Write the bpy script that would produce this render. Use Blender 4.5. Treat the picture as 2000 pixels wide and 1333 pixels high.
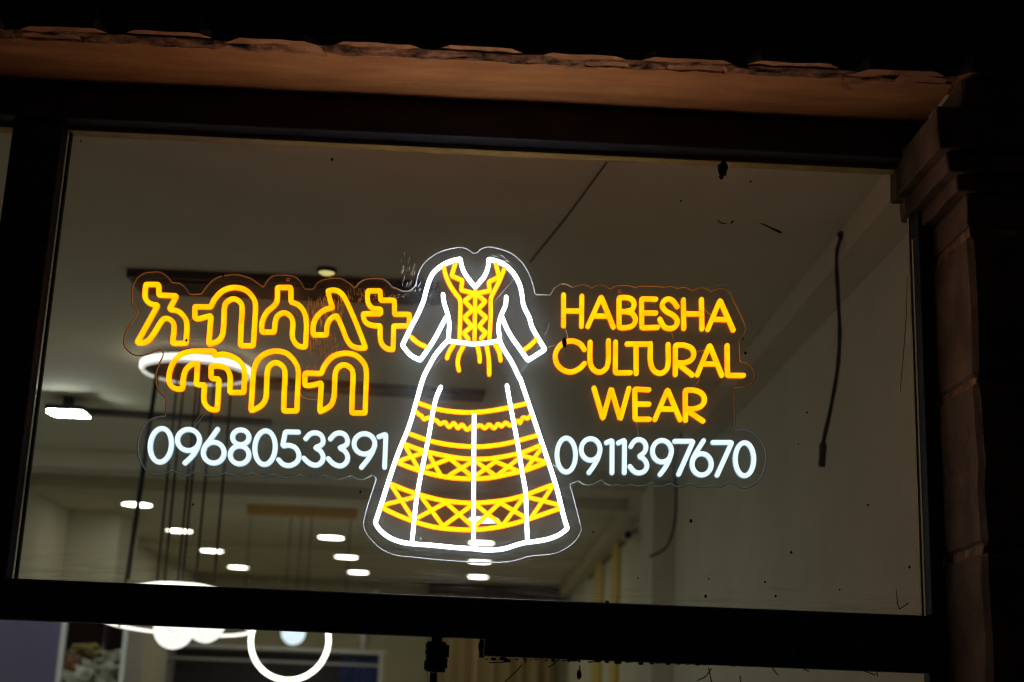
import bpy, bmesh, math, random
import numpy as np
from mathutils import Vector, Matrix, noise as mnoise

# ------------------------------------------------------------------ scene, camera, world, exposure
for o in list(bpy.data.objects):
    bpy.data.objects.remove(o, do_unlink=True)
S = bpy.context.scene
COL = S.collection
rnd = random.Random(7)

F = 2777.8                                   # 50 mm lens on 36 mm film, in pixels of the 2000 px photograph
CAM = np.array([0.0, 0.0, 1.6])
def _n(v):
    v = np.array(v, float); return v / np.linalg.norm(v)
_Z = _n((421, 10722, -F))                    # vanishing point of the verticals
_Y = np.array((-92, -715.5, -F)); _Y = _n(_Y - _Z * (_Y @ _Z))   # vanishing point of the ceiling lights' rows
_X = np.cross(_Y, _Z)
M = np.array([_X, _Y, _Z])
def ray(u, v): return M @ np.array([u - 1000, -(v - 666.5), -F])
def onY(u, v, y): d = ray(u, v); return CAM + d * (y / d[1])
def onZ(u, v, z): d = ray(u, v); return CAM + d * ((z - 1.6) / d[2])
def onX(u, v, x): d = ray(u, v); return CAM + d * (x / d[0])

cd = bpy.data.cameras.new('camera'); cam = bpy.data.objects.new('camera', cd); COL.objects.link(cam)
cd.lens = 50; cd.sensor_width = 36; cd.clip_start = 0.05; cd.clip_end = 500
cam.matrix_world = Matrix.Translation(Vector(CAM)) @ Matrix([list(r) for r in M]).to_4x4()
cd.dof.use_dof = True; cd.dof.focus_distance = 3.12; cd.dof.aperture_fstop = 3.2
S.camera = cam

w = bpy.data.worlds.new('World'); S.world = w; w.use_nodes = True
sky = w.node_tree.nodes.new('ShaderNodeTexSky'); sky.sky_type = 'NISHITA'; sky.sun_disc = False
sky.sun_elevation = math.radians(-3.0); sky.sun_rotation = math.radians(200)
bg = w.node_tree.nodes['Background']; bg.inputs[1].default_value = 0.06
w.node_tree.links.new(sky.outputs[0], bg.inputs[0])

S.view_settings.view_transform = 'Standard'; S.view_settings.look = 'None'
S.view_settings.exposure = 0.2; S.view_settings.gamma = 1; S.view_settings.use_curve_mapping = False
S.render.engine = 'CYCLES'
S.cycles.use_denoising = True
try:
    S.cycles.denoiser = 'OPENIMAGEDENOISE'; S.cycles.denoising_input_passes = 'RGB_ALBEDO_NORMAL'
except Exception: pass
S.cycles.max_bounces = 6; S.cycles.diffuse_bounces = 4; S.cycles.transparent_max_bounces = 16
S.cycles.use_adaptive_sampling = True; S.cycles.adaptive_threshold = 0.02
S.cycles.sample_clamp_indirect = 3.0
S.cycles.pixel_filter_type = 'BLACKMAN_HARRIS'; S.cycles.filter_width = 1.2
S.cycles.caustics_reflective = False; S.cycles.caustics_refractive = False

# ------------------------------------------------------------------ materials
def nodes(name):
    m = bpy.data.materials.new(name); m.use_nodes = True
    nt = m.node_tree; nt.nodes.clear()
    out = nt.nodes.new('ShaderNodeOutputMaterial')
    return m, nt, out
def N(nt, t, **kw):
    n = nt.nodes.new(t)
    for k, v in kw.items():
        if k.startswith('i_'):
            key = k[2:]; key = int(key) if key.isdigit() else key
            n.inputs[key].default_value = v
        else: setattr(n, k, v)
    return n
def pos(nt, sc=(1, 1, 1)):
    g = N(nt, 'ShaderNodeNewGeometry'); mp = N(nt, 'ShaderNodeMapping')
    mp.inputs['Scale'].default_value = sc
    nt.links.new(g.outputs['Position'], mp.inputs['Vector']); return mp.outputs[0]
def ramp(nt, fac, stops):
    r = N(nt, 'ShaderNodeValToRGB'); e = r.color_ramp.elements
    while len(e) < len(stops): e.new(0.5)
    for el, (p, c) in zip(e, stops):
        el.position = p; el.color = (c + (1,)) if isinstance(c, tuple) else (c, c, c, 1)
    nt.links.new(fac, r.inputs[0]); return r.outputs[0]
def noise(nt, vec, scale, detail=5, rough=0.6):
    n = N(nt, 'ShaderNodeTexNoise'); n.inputs['Scale'].default_value = scale
    n.inputs['Detail'].default_value = detail; n.inputs['Roughness'].default_value = rough
    nt.links.new(vec, n.inputs['Vector']); return n.outputs[0]
def surf(name, c0, c1, scale=6, rough=0.8, bump=0.0, bscale=40, sc=(1, 1, 1), metal=0.0, stops=(0.35, 0.7), bdist=0.004, spec=0.4):
    m, nt, out = nodes(name)
    p = pos(nt, sc)
    b = N(nt, 'ShaderNodeBsdfPrincipled'); b.inputs['Roughness'].default_value = rough; b.inputs['Metallic'].default_value = metal; b.inputs['Specular IOR Level'].default_value = spec
    nt.links.new(ramp(nt, noise(nt, p, scale), [(stops[0], c0), (stops[1], c1)]), b.inputs['Base Color'])
    if bump:
        bp = N(nt, 'ShaderNodeBump'); bp.inputs['Strength'].default_value = bump; bp.inputs['Distance'].default_value = bdist
        nt.links.new(noise(nt, p, bscale, 8, 0.65), bp.inputs['Height']); nt.links.new(bp.outputs[0], b.inputs['Normal'])
    nt.links.new(b.outputs[0], out.inputs[0]); return m
def tubemat(name, front, side, patchy=0.0, warm=None):
    """silicone neon flex: the front lens gives off more light than the sleeve at its sides"""
    m, nt, out = nodes(name)
    g = N(nt, 'ShaderNodeNewGeometry')
    d = N(nt, 'ShaderNodeVectorMath', operation='DOT_PRODUCT'); d.inputs[1].default_value = (0, -1, 0)
    nt.links.new(g.outputs['Normal'], d.inputs[0])
    mr = N(nt, 'ShaderNodeMapRange', interpolation_type='SMOOTHSTEP'); mr.inputs[1].default_value = 0.0; mr.inputs[2].default_value = 0.6
    nt.links.new(d.outputs['Value'], mr.inputs[0])
    mx = N(nt, 'ShaderNodeMix', data_type='RGBA'); mx.inputs[6].default_value = (*side, 1); mx.inputs[7].default_value = (*front, 1)
    nt.links.new(mr.outputs[0], mx.inputs[0])
    col = mx.outputs[2]
    if patchy:
        k = ramp(nt, noise(nt, g.outputs['Position'], 26, 2, 0.5), [(0.35, (1, 1 - patchy, 1)), (0.62, (1, 1, 1))])
        mm = N(nt, 'ShaderNodeMix', data_type='RGBA', blend_type='MULTIPLY'); mm.inputs[0].default_value = 1
        nt.links.new(col, mm.inputs[6]); nt.links.new(k, mm.inputs[7]); col = mm.outputs[2]
    e = N(nt, 'ShaderNodeEmission'); nt.links.new(col, e.inputs[0]); e.inputs[1].default_value = 1
    nt.links.new(e.outputs[0], out.inputs[0]); return m
def emit(name, c, s):
    m, nt, out = nodes(name)
    e = N(nt, 'ShaderNodeEmission'); e.inputs[0].default_value = (*c, 1); e.inputs[1].default_value = s
    nt.links.new(e.outputs[0], out.inputs[0]); return m
def clearmat(name, tint, dust_glow, speck, smear=None, refl=0.04, plain=False):
    """clear sheet: passes light straight on, mirrors a little, carries fine specks and a dusty film that stands in for tube bloom"""
    m, nt, out = nodes(name)
    lw = N(nt, 'ShaderNodeLayerWeight'); lw.inputs[0].default_value = 0.5
    pw = N(nt, 'ShaderNodeMath', operation='POWER'); pw.inputs[1].default_value = 5; nt.links.new(lw.outputs['Facing'], pw.inputs[0])
    ml = N(nt, 'ShaderNodeMath', operation='MULTIPLY_ADD'); ml.inputs[1].default_value = 0.9; ml.inputs[2].default_value = refl
    nt.links.new(pw.outputs[0], ml.inputs[0])
    tr = N(nt, 'ShaderNodeBsdfTransparent'); tr.inputs[0].default_value = (*tint, 1)
    gl = N(nt, 'ShaderNodeBsdfGlossy'); gl.inputs['Roughness'].default_value = 0.02; gl.inputs[0].default_value = (0.9, 0.9, 0.9, 1)
    s1 = N(nt, 'ShaderNodeMixShader'); nt.links.new(ml.outputs[0], s1.inputs[0]); nt.links.new(tr.outputs[0], s1.inputs[1]); nt.links.new(gl.outputs[0], s1.inputs[2])
    if plain:
        nt.links.new(s1.outputs[0], out.inputs[0]); return m
    df = N(nt, 'ShaderNodeBsdfDiffuse'); df.inputs[0].default_value = (0.75, 0.75, 0.75, 1)
    tl = N(nt, 'ShaderNodeBsdfTranslucent'); tl.inputs[0].default_value = (0.75, 0.75, 0.75, 1)
    s2 = N(nt, 'ShaderNodeMixShader'); s2.inputs[0].default_value = 0.5
    nt.links.new(df.outputs[0], s2.inputs[1]); nt.links.new(tl.outputs[0], s2.inputs[2])
    p = pos(nt)
    film = ramp(nt, noise(nt, p, 9, 3, 0.7), [(0.3, dust_glow * 0.45), (0.75, dust_glow * 1.5)])  # dusty film, raised so it also gives the glow around the tubes
    vo = N(nt, 'ShaderNodeTexVoronoi'); vo.inputs['Scale'].default_value = 190; nt.links.new(p, vo.inputs['Vector'])
    sp = ramp(nt, vo.outputs['Distance'], [(0.07, speck), (0.16, 0.0)])
    wt = ramp(nt, noise(nt, p, 14, 3, 0.6), [(0.46, 0.0), (0.66, 1.0)])
    mu = N(nt, 'ShaderNodeMath', operation='MULTIPLY'); nt.links.new(sp, mu.inputs[0]); nt.links.new(wt, mu.inputs[1])
    ad = N(nt, 'ShaderNodeMath', operation='ADD', use_clamp=True); nt.links.new(film, ad.inputs[0]); nt.links.new(mu.outputs[0], ad.inputs[1])
    fac = ad.outputs[0]
    if smear:   # wiped dirt left along the bottom rail
        z0, z1, k = smear
        sx = N(nt, 'ShaderNodeSeparateXYZ'); nt.links.new(p, sx.inputs[0])
        mr = N(nt, 'ShaderNodeMapRange'); mr.inputs[1].default_value = z0; mr.inputs[2].default_value = z1; mr.inputs[3].default_value = k; mr.inputs[4].default_value = 0
        nt.links.new(sx.outputs[2], mr.inputs[0])
        st = ramp(nt, noise(nt, pos(nt, (1.5, 1, 26)), 3.2, 4, 0.75), [(0.48, 0.0), (0.75, 1.0)])
        m2 = N(nt, 'ShaderNodeMath', operation='MULTIPLY'); nt.links.new(mr.outputs[0], m2.inputs[0]); nt.links.new(st, m2.inputs[1])
        a2 = N(nt, 'ShaderNodeMath', operation='ADD', use_clamp=True); nt.links.new(fac, a2.inputs[0]); nt.links.new(m2.outputs[0], a2.inputs[1])
        fac = a2.outputs[0]
    s3 = N(nt, 'ShaderNodeMixShader'); nt.links.new(fac, s3.inputs[0]); nt.links.new(s1.outputs[0], s3.inputs[1]); nt.links.new(s2.outputs[0], s3.inputs[2])
    nt.links.new(s3.outputs[0], out.inputs[0]); return m
def frosted(name, c):
    m, nt, out = nodes(name)
    df = N(nt, 'ShaderNodeBsdfDiffuse'); df.inputs[0].default_value = (*c, 1)
    tl = N(nt, 'ShaderNodeBsdfTranslucent'); tl.inputs[0].default_value = (*c, 1)
    s = N(nt, 'ShaderNodeMixShader'); s.inputs[0].default_value = 0.5
    nt.links.new(df.outputs[0], s.inputs[1]); nt.links.new(tl.outputs[0], s.inputs[2]); nt.links.new(s.outputs[0], out.inputs[0]); return m

MAT = {
 'plaster': surf('terracotta plaster', (0.52, 0.255, 0.10), (0.74, 0.385, 0.15), 7, 0.9, 0.6, 70, (0.7, 3.0, 1)),
 'plaster2': surf('weathered plastered stone', (0.34, 0.18, 0.085), (0.72, 0.38, 0.18), 16, 0.9, 0.8, 50, bdist=0.006),
 'mortar': surf('crumbling mortar', (0.03, 0.02, 0.014), (0.60, 0.33, 0.17), 26, 0.95, 0.9, 90, bdist=0.006),
 'stone': surf('brown stone', (0.10, 0.064, 0.042), (0.21, 0.132, 0.083), 9, 0.9, 0.7, 35, bdist=0.006),
 'facade': surf('dark facade stone', (0.045, 0.035, 0.028), (0.09, 0.07, 0.055), 9, 0.95, 0.7, 35, bdist=0.006, spec=0.1),  # darker tone than the pilaster stone
 'frame': surf('dark powder coated metal', (0.040, 0.045, 0.070), (0.060, 0.066, 0.100), 9, 0.55, spec=0.2),
 'gold': surf('amber lit frame bead', (0.42, 0.29, 0.09), (0.60, 0.43, 0.14), 15, 0.5),  # amber light on the inner frame, put into the bead colour
 'ceil': surf('cream ceiling paint', (0.64, 0.60, 0.45), (0.72, 0.68, 0.52), 1.6, 0.85, 0.08, 30),
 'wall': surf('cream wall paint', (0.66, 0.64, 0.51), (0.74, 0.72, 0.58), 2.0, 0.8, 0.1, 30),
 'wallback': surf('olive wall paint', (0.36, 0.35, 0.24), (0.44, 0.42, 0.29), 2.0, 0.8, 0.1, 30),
 'floor': surf('polished floor tile', (0.50, 0.485, 0.43), (0.60, 0.58, 0.52), 3, 0.3),
 'pave': surf('street concrete', (0.12, 0.115, 0.105), (0.22, 0.21, 0.19), 4, 0.9, 0.5, 60),
 'white_front': tubemat('white neon flex', (21.0, 21.3, 21.3), (1.6, 2.2, 3.0)),
 'white_digit': tubemat('cool white neon flex', (0.88, 1.05, 1.12), (0.55, 0.77, 0.88), 0.05),
 'yellow': tubemat('golden neon flex', (4.6, 0.98, 0.0), (3.4, 0.70, 0.0), 0.08),
 'amber': tubemat('amber neon flex', (2.5, 0.79, 0.0), (2.5, 0.64, 0.0), 0.26),
 'acrylic': clearmat('clear acrylic', (0.87, 0.87, 0.88), 0.115, 0.9, None, 0.045),
 'edge': surf('sawn acrylic edge', (0.88, 0.88, 0.88), (0.96, 0.96, 0.96), 30, 0.6),
 'clear': clearmat('clean clear sheet', (0.985, 0.99, 0.985), 0, 0, None, 0.03, plain=True),
 'glass_low': clearmat('lower window glass', (0.93, 0.95, 0.93), 0.008, 0.10, None),
 'scratch': surf('scratched acrylic', (0.7, 0.7, 0.7), (0.9, 0.9, 0.9), 30, 0.6),
 'glass': clearmat('window glass', (0.94, 0.96, 0.94), 0.013, 0.16, (1.84, 1.92, 0.30)),
 'dirt': surf('dried paint', (0.018, 0.010, 0.010), (0.04, 0.02, 0.02), 60, 0.8),
 'grime': surf('black grime', (0.02, 0.017, 0.013), (0.07, 0.06, 0.045), 60, 0.9),
 'wire': surf('thin steel wire', (0.5, 0.48, 0.42), (0.6, 0.58, 0.5), 5, 0.5),
 'black': surf('black plastic', (0.008, 0.008, 0.009), (0.016, 0.016, 0.018), 20, 0.5),
 'cable': surf('black cable sheath', (0.006, 0.006, 0.009), (0.035, 0.032, 0.036), 22, 0.6),
 'wireblk': surf('matt black wire', (0.004, 0.004, 0.004), (0.007, 0.007, 0.007), 5, 0.95),
 'brown': surf('dark brown metal', (0.03, 0.022, 0.016), (0.05, 0.038, 0.028), 6, 0.5),
 'wood': surf('honey wood', (0.62, 0.38, 0.13), (0.82, 0.56, 0.22), 7, 0.55, 0, 40, (1, 4, 14)),
 'white': surf('white paint', (0.62, 0.62, 0.60), (0.72, 0.72, 0.70), 3, 0.5),
 'lav': surf('lavender laminate', (0.125, 0.115, 0.20), (0.15, 0.14, 0.24), 3, 0.5),
 'darkcab': surf('charcoal laminate', (0.035, 0.037, 0.045), (0.055, 0.057, 0.068), 3, 0.5),
 'blue': surf('blue cloth', (0.05, 0.09, 0.30), (0.10, 0.16, 0.42), 6, 0.8),
 'curtain': surf('tan curtain', (0.36, 0.27, 0.13), (0.52, 0.41, 0.22), 3, 0.9, 0.1, 50, (6, 6, 0.3)),
 'ystrip': surf('yellow lit wall strip', (0.62, 0.45, 0.10), (0.72, 0.54, 0.15), 3, 0.6),  # yellow light put into the strip colour
 'mirror': surf('dark mirror', (0.010, 0.007, 0.006), (0.045, 0.028, 0.024), 14, 0.5),
 'bag': surf('cloudy plastic bag', (0.20, 0.20, 0.15), (0.52, 0.51, 0.42), 16, 0.35),
 'bag2': surf('ochre cloth in plastic', (0.25, 0.19, 0.05), (0.5, 0.42, 0.2), 18, 0.4),
 'bag3': surf('green and red cloth', (0.05, 0.10, 0.06), (0.30, 0.08, 0.05), 9, 0.6),
 'down': emit('downlight diffuser', (1.0, 0.95, 0.79), 11.5),
 'ring': emit('ring light', (1.0, 0.93, 0.78), 2.2),
 'ringin': emit('ring light inner sleeve', (1.0, 0.95, 0.85), 0.75),
 'disc': emit('disc lamp', (1.0, 0.95, 0.82), 2.2),
 'hoop': emit('hoop light', (1.0, 0.95, 0.80), 6.0),
 'hoopdim': emit('rope light hoop', (1.0, 0.93, 0.85), 1.6),
 'flood': emit('floodlight leds', (0.93, 1.0, 0.98), 115.0),
 'dim': emit('weak lamp', (0.75, 0.62, 0.22), 0.9),
}
def globemat(name, c, s):
    m, nt, out = nodes(name); p = pos(nt)
    k = ramp(nt, noise(nt, p, 60, 4, 0.7), [(0.35, tuple(x * 0.7 for x in c)), (0.65, c)])
    e = N(nt, 'ShaderNodeEmission'); e.inputs[1].default_value = s; nt.links.new(k, e.inputs[0]); nt.links.new(e.outputs[0], out.inputs[0]); return m
MAT['globe'] = globemat('crystal globe lamp', (1.0, 0.98, 0.92), 1.25)
MAT['globe2'] = globemat('cool globe lamp', (0.72, 0.86, 0.95), 1.3)

# ------------------------------------------------------------------ object helpers
def tag(o, label=None, cat=None, group=None, kind=None):
    if label: o['label'] = label
    if cat: o['category'] = cat
    if group: o['group'] = group
    if kind: o['kind'] = kind
    return o
def thing(name, loc, label, cat, group=None):
    o = bpy.data.objects.new(name, None); COL.objects.link(o); o.location = loc; o.empty_display_size = 0.1
    return tag(o, label, cat, group)
def origin(o):
    v = Vector((0, 0, 0))
    while o is not None: v += o.location; o = o.parent
    return v
def obj(name, vf, mat, parent=None, smooth=False, loc=None):
    """vf = (verts, faces) in world coordinates, linked as one mesh"""
    vs, fs = vf
    if loc is None: loc = Vector((0, 0, 0)) if parent is None else origin(parent)
    loc = Vector(loc)
    me = bpy.data.meshes.new(name)
    me.from_pydata([tuple(Vector(v) - loc) for v in vs], [], fs); me.update()
    if smooth:
        for p in me.polygons: p.use_smooth = True
    me.materials.append(MAT[mat] if isinstance(mat, str) else mat)
    o = bpy.data.objects.new(name, me); COL.objects.link(o)
    if parent is None: o.location = loc
    else: o.parent = parent; o.location = loc - origin(parent)
    return o
def front_only(o, back='clear'):
    o.data.materials.append(MAT[back])
    for p in o.data.polygons:
        if p.normal.y > -0.5: p.material_index = 1
    return o
def join(*vfs):
    V, Fc = [], []
    for vs, fs in vfs:
        n = len(V); V += [tuple(v) for v in vs]; Fc += [tuple(i + n for i in f) for f in fs]
    return V, Fc
def box(x0, x1, y0, y1, z0, z1, bev=0.0):
    if not bev:
        v = [(x0,y0,z0),(x1,y0,z0),(x1,y1,z0),(x0,y1,z0),(x0,y0,z1),(x1,y0,z1),(x1,y1,z1),(x0,y1,z1)]
        return v, [(3,2,1,0),(4,5,6,7),(0,1,5,4),(1,2,6,5),(2,3,7,6),(3,0,4,7)]
    bm = bmesh.new(); bmesh.ops.create_cube(bm, size=1)
    for q in bm.verts: q.co = Vector(((x0+x1)/2+q.co.x*(x1-x0), (y0+y1)/2+q.co.y*(y1-y0), (z0+z1)/2+q.co.z*(z1-z0)))
    bmesh.ops.bevel(bm, geom=bm.edges[:], offset=bev, segments=2, affect='EDGES', profile=0.5)
    r = from_bm(bm); return r
def from_bm(bm):
    bm.verts.index_update(); V = [tuple(v.co) for v in bm.verts]; Fc = [tuple(v.index for v in f.verts) for f in bm.faces]; bm.free(); return V, Fc
def rough_block(x0, x1, y0, y1, z0, z1, cham=0.012, amp=0.003, seed=0, cuts=5, chamfers='all'):
    """hewn stone: bevelled box, cut up and roughened"""
    bm = bmesh.new(); bmesh.ops.create_cube(bm, size=1)
    for q in bm.verts: q.co = Vector(((x0+x1)/2+q.co.x*(x1-x0), (y0+y1)/2+q.co.y*(y1-y0), (z0+z1)/2+q.co.z*(z1-z0)))
    bmesh.ops.bevel(bm, geom=bm.edges[:], offset=cham, segments=1, affect='EDGES')
    bmesh.ops.subdivide_edges(bm, edges=[e for e in bm.edges if e.calc_length() > cham * 3], cuts=cuts, use_grid_fill=True)
    for q in bm.verts:
        p = q.co * 14 + Vector((seed * 3.1, seed * 1.7, 0))
        q.co += Vector((mnoise.noise(p), mnoise.noise(p + Vector((9, 0, 0))), mnoise.noise(p + Vector((0, 9, 0))))) * amp * 1.6
    return from_bm(bm)
def tube(pts, r, segs=8, cap=True, closed=False):
    """round tube along a 3-D polyline"""
    P = [Vector(p) for p in pts]; n = len(P); V, Fc = [], []
    up = None
    for i in range(n):
        a = P[(i-1) % n] if (closed or i > 0) else P[i]; b = P[(i+1) % n] if (closed or i < n-1) else P[i]
        t = (b - a).normalized()
        if up is None:
            up = Vector((0, 0, 1)) if abs(t.z) < 0.9 else Vector((1, 0, 0))
        s = t.cross(up).normalized(); up = s.cross(t).normalized()
        rr = r[i] if isinstance(r, (list, tuple)) else r
        for k in range(segs):
            an = 2 * math.pi * k / segs; V.append(P[i] + (s * math.cos(an) + up * math.sin(an)) * rr)
    m = n if closed else n - 1
    for i in range(m):
        j = (i + 1) % n
        for k in range(segs):
            Fc.append((i*segs+k, i*segs+(k+1) % segs, j*segs+(k+1) % segs, j*segs+k))
    if cap and not closed:
        Fc.append(tuple(range(segs))[::-1]); Fc.append(tuple((n-1)*segs+k for k in range(segs)))
    return [tuple(v) for v in V], Fc
def lathe(prof, c, n=32, axis='z'):
    V, Fc = [], []
    for r, h in prof:
        for k in range(n):
            a = 2 * math.pi * k / n
            if axis == 'z': V.append((c[0] + r*math.cos(a), c[1] + r*math.sin(a), c[2] + h))
            else: V.append((c[0] + r*math.cos(a), c[1] + h, c[2] + r*math.sin(a)))
    for i in range(len(prof)-1):
        for k in range(n): Fc.append((i*n+k, i*n+(k+1) % n, (i+1)*n+(k+1) % n, (i+1)*n+k))
    Fc.append(tuple(range(n))[::-1]); Fc.append(tuple((len(prof)-1)*n+k for k in range(n)))
    return V, Fc
def ballish(c, r, seed=0, amp=0.0, sub=3, sq=(1, 1, 1), freq=3.0):
    bm = bmesh.new(); bmesh.ops.create_icosphere(bm, subdivisions=sub, radius=1)
    for q in bm.verts:
        d = q.co.normalized(); k = 1 + amp * (mnoise.noise(d * freq + Vector((seed*7.3, seed*2.1, 0))) + 0.5 * mnoise.noise(d * freq * 2.7 + Vector((0, seed*5.1, 0))))
        q.co = Vector((c[0] + d.x*r*k*sq[0], c[1] + d.y*r*k*sq[1], c[2] + d.z*r*k*sq[2]))
    return from_bm(bm)
def strip(p0, p1, wd, t, z):
    """flat batten along p0-p1 hung under height z"""
    a = Vector((p0[0], p0[1], 0)); b = Vector((p1[0], p1[1], 0)); d = (b - a).normalized(); s = Vector((-d.y, d.x, 0)) * wd / 2
    q = [a - s, b - s, b + s, a + s]
    V = [(v.x, v.y, z - t) for v in q] + [(v.x, v.y, z) for v in q]
    return V, [(3,2,1,0),(4,5,6,7),(0,1,5,4),(1,2,6,5),(2,3,7,6),(3,0,4,7)]

# ------------------------------------------------------------------ the setting: street, room shell
ZC = 3.15                  # ceiling
XL, XR, YB = -3.55, 1.28, 18.6
ZF = 0.12                  # shop floor
tag(obj('pavement', box(-60, 60, -60, 2.66, -0.3, 0.0), 'pave'), kind='structure')
tag(obj('shop_floor', box(XL - 0.2, XR + 0.3, 3.06, YB + 0.2, -0.05, ZF), 'floor'), kind='structure')
ceiling = tag(obj('ceiling', box(XL - 0.2, XR + 0.3, 3.03, YB + 0.2, ZC, ZC + 0.2), 'ceil'), kind='structure')
wall_left = tag(obj('wall_left', box(XL - 0.2, XL, 3.06, YB, ZF, ZC - 0.001), 'wall'), kind='structure')
wall_right = tag(obj('wall_right', box(XR, XR + 0.3, 3.06, YB, ZF, ZC - 0.001), 'wall'), kind='structure')
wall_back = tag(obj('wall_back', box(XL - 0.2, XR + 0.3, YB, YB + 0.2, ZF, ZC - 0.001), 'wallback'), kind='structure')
# ceiling beams: one along the right wall, two shallow ones across the room
obj('ceiling_beam', box(1.148, XR - 0.002, 3.06, YB - 0.003, 3.048, ZC - 0.002), 'ceil', ceiling)
for y0, dz, th in ((9.36, 0.112, 0.30), (10.57, 0.084, 0.28), (14.75, 0.06, 0.25)):
    obj('ceiling_beam', box(XL + 0.002, 1.146, y0, y0 + th, ZC - dz, ZC - 0.002), 'ceil', ceiling)
# piers on the side walls
obj('wall_pier', box(1.14, XR - 0.002, 9.0, 9.62, ZF, 3.046), 'wall', wall_right)
obj('wall_pier', box(XL + 0.002, XL + 0.45, 12.6, 13.3, ZF, ZC - 0.003), 'wall', wall_left)
for y0, y1 in ((12.25, 12.8), (13.75, 14.6)):
    obj('lit_strip', box(XR - 0.03, XR - 0.002, y0, y1, ZF, 3.046), 'ystrip', wall_right)  # yellow-lit parts of the wall, added as coloured strips
obj('curtain_header', box(-0.55, 1.146, YB - 0.20, YB - 0.004, ZC - 0.16, ZC - 0.004), 'brown', wall_back)

# ------------------------------------------------------------------ facade in stone and plaster
XJ = 0.988                 # inner face of the right pilaster
ZS = 2.912                 # underside of the lintel
wallt = thing('stone_facade', (-0.6, 2.9, ZS), 'dark stone wall with plastered lintel above the lit shop window', 'wall')
# plastered soffit, slightly uneven
V, Fc = [], []
nx, ny = 120, 10
for j in range(ny + 1):
    for i in range(nx + 1):
        x = -3.2 + i * (XJ - 0.016 + 3.2) / nx; y = 2.738 + j * 0.27 / ny
        z = ZS + 0.0035 * mnoise.noise(Vector((x * 3, y * 9, 0))) + 0.0012 * mnoise.noise(Vector((x * 16, y * 16, 3)))
        if j == 0: z += 0.006
        V.append((x, y, z))
for j in range(ny):
    for i in range(nx):
        a = j * (nx + 1) + i; Fc.append((a, a + nx + 1, a + nx + 2, a + 1))
nb = len(V)
V += [(x, y, ZS + 0.14) for x, y in ((-3.2, 2.738), (XJ - 0.016, 2.738), (XJ - 0.016, 3.008), (-3.2, 3.008))]
Fc += [(nb, nb + 1, nb + 2, nb + 3)]
obj('lintel_soffit', (V, Fc), 'plaster', wallt, smooth=True)
# rough mortar lip between plaster and stones
V, Fc = [], []
nx, nk = 460, 6
for i in range(nx + 1):
    x = -3.2 + i * (XJ - 0.02 + 3.2) / nx
    wob = 0.004 + 0.009 * abs(mnoise.noise(Vector((x * 9, 2, 0)))) + 0.004 * abs(mnoise.noise(Vector((x * 40, 5, 0))))
    for k in range(nk + 1):
        y = 2.709 + 0.040 * k / nk + 0.007 * mnoise.noise(Vector((x * 22, k, 1.5)))
        prof = math.sin(math.pi * k / nk)
        z = ZS + 0.004 - wob * prof + 0.007 * mnoise.noise(Vector((x * 30, k * 0.7, 7))) * prof
        if mnoise.noise(Vector((x * 6, 0, 11))) > 0.12 and k in (2, 3, 4): z += 0.012
        V.append((x, y, z))
for i in range(nx):
    for k in range(nk):
        a = i * (nk + 1) + k; Fc.append((a, a + 1, a + nk + 2, a + nk + 1))
obj('mortar_lip', (V, Fc), 'mortar', wallt)
# rusticated stones: chamfered upright joints, so the underside of the first course is a row of trapezoids
def rust(x0, x1, z0, z1, seed, yf=2.686, yb=2.80, ch=0.034):
    bm = bmesh.new()
    pl = [(x0, yb), (x1, yb), (x1, yf + ch * 0.95), (x1 - ch * 1.2, yf), (x0 + ch * 1.2, yf), (x0, yf + ch * 0.95)]
    zz = [z0, z0 + 0.012, (z0 + z1) / 2, z1 - 0.012, z1]
    rings = []
    for h, z in enumerate(zz):
        off = 0.004 if h in (0, 4) else 0
        rings.append([bm.verts.new((x, y + (off if y < yb else 0), z)) for x, y in pl])
    for a, b in zip(rings, rings[1:]):
        for k in range(6): bm.faces.new((a[k], b[k], b[(k+1) % 6], a[(k+1) % 6]))
    bm.faces.new(rings[0]); bm.faces.new(rings[-1][::-1])
    bmesh.ops.subdivide_edges(bm, edges=[e for e in bm.edges if e.calc_length() > 0.05 and abs(e.verts[0].co.z - e.verts[1].co.z) < 0.001], cuts=5)
    bmesh.ops.triangulate(bm, faces=bm.faces[:])
    for q in bm.verts:
        p = q.co * 17 + Vector((seed, 0, 0)); q.co += Vector((mnoise.noise(p), mnoise.noise(p + Vector((5, 0, 0))), 0.8 * mnoise.noise(p + Vector((0, 5, 0))))) * 0.004
    bmesh.ops.recalc_face_normals(bm, faces=bm.faces[:])
    return from_bm(bm)
# joints of the first course read off the photograph
js = [onZ(u, v, ZS)[0] for u, v in ((33, 76), (233, 84), (435, 90), (637, 102), (840, 112), (1038, 120), (1237, 132), (1440, 143), (1650, 153))]
js = [js[0] - 0.212 * k for k in range(10, 0, -1)] + js + [js[-1] + 0.215 * k for k in range(1, 6)]
for k, (a, b) in enumerate(zip(js, js[1:])):
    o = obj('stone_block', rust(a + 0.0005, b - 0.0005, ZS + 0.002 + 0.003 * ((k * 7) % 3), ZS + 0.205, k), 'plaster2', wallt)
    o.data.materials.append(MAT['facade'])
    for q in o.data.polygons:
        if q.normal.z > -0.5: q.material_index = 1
for row in range(1, 5):
    xs = [js[0] - 0.1 + i * 0.42 + (0.21 if row % 2 else 0) for i in range(13)]
    for k, (a, b) in enumerate(zip(xs, xs[1:])):
        obj('stone_block', rust(a + 0.003, b - 0.003, ZS + 0.012 + row * 0.21, ZS + 0.205 + row * 0.21, k + row * 40), 'facade', wallt)
obj('wall_core', box(-3.4, 2.4, 2.802, 3.02, ZS + 0.16, ZS + 1.4), 'stone', wallt)

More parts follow.
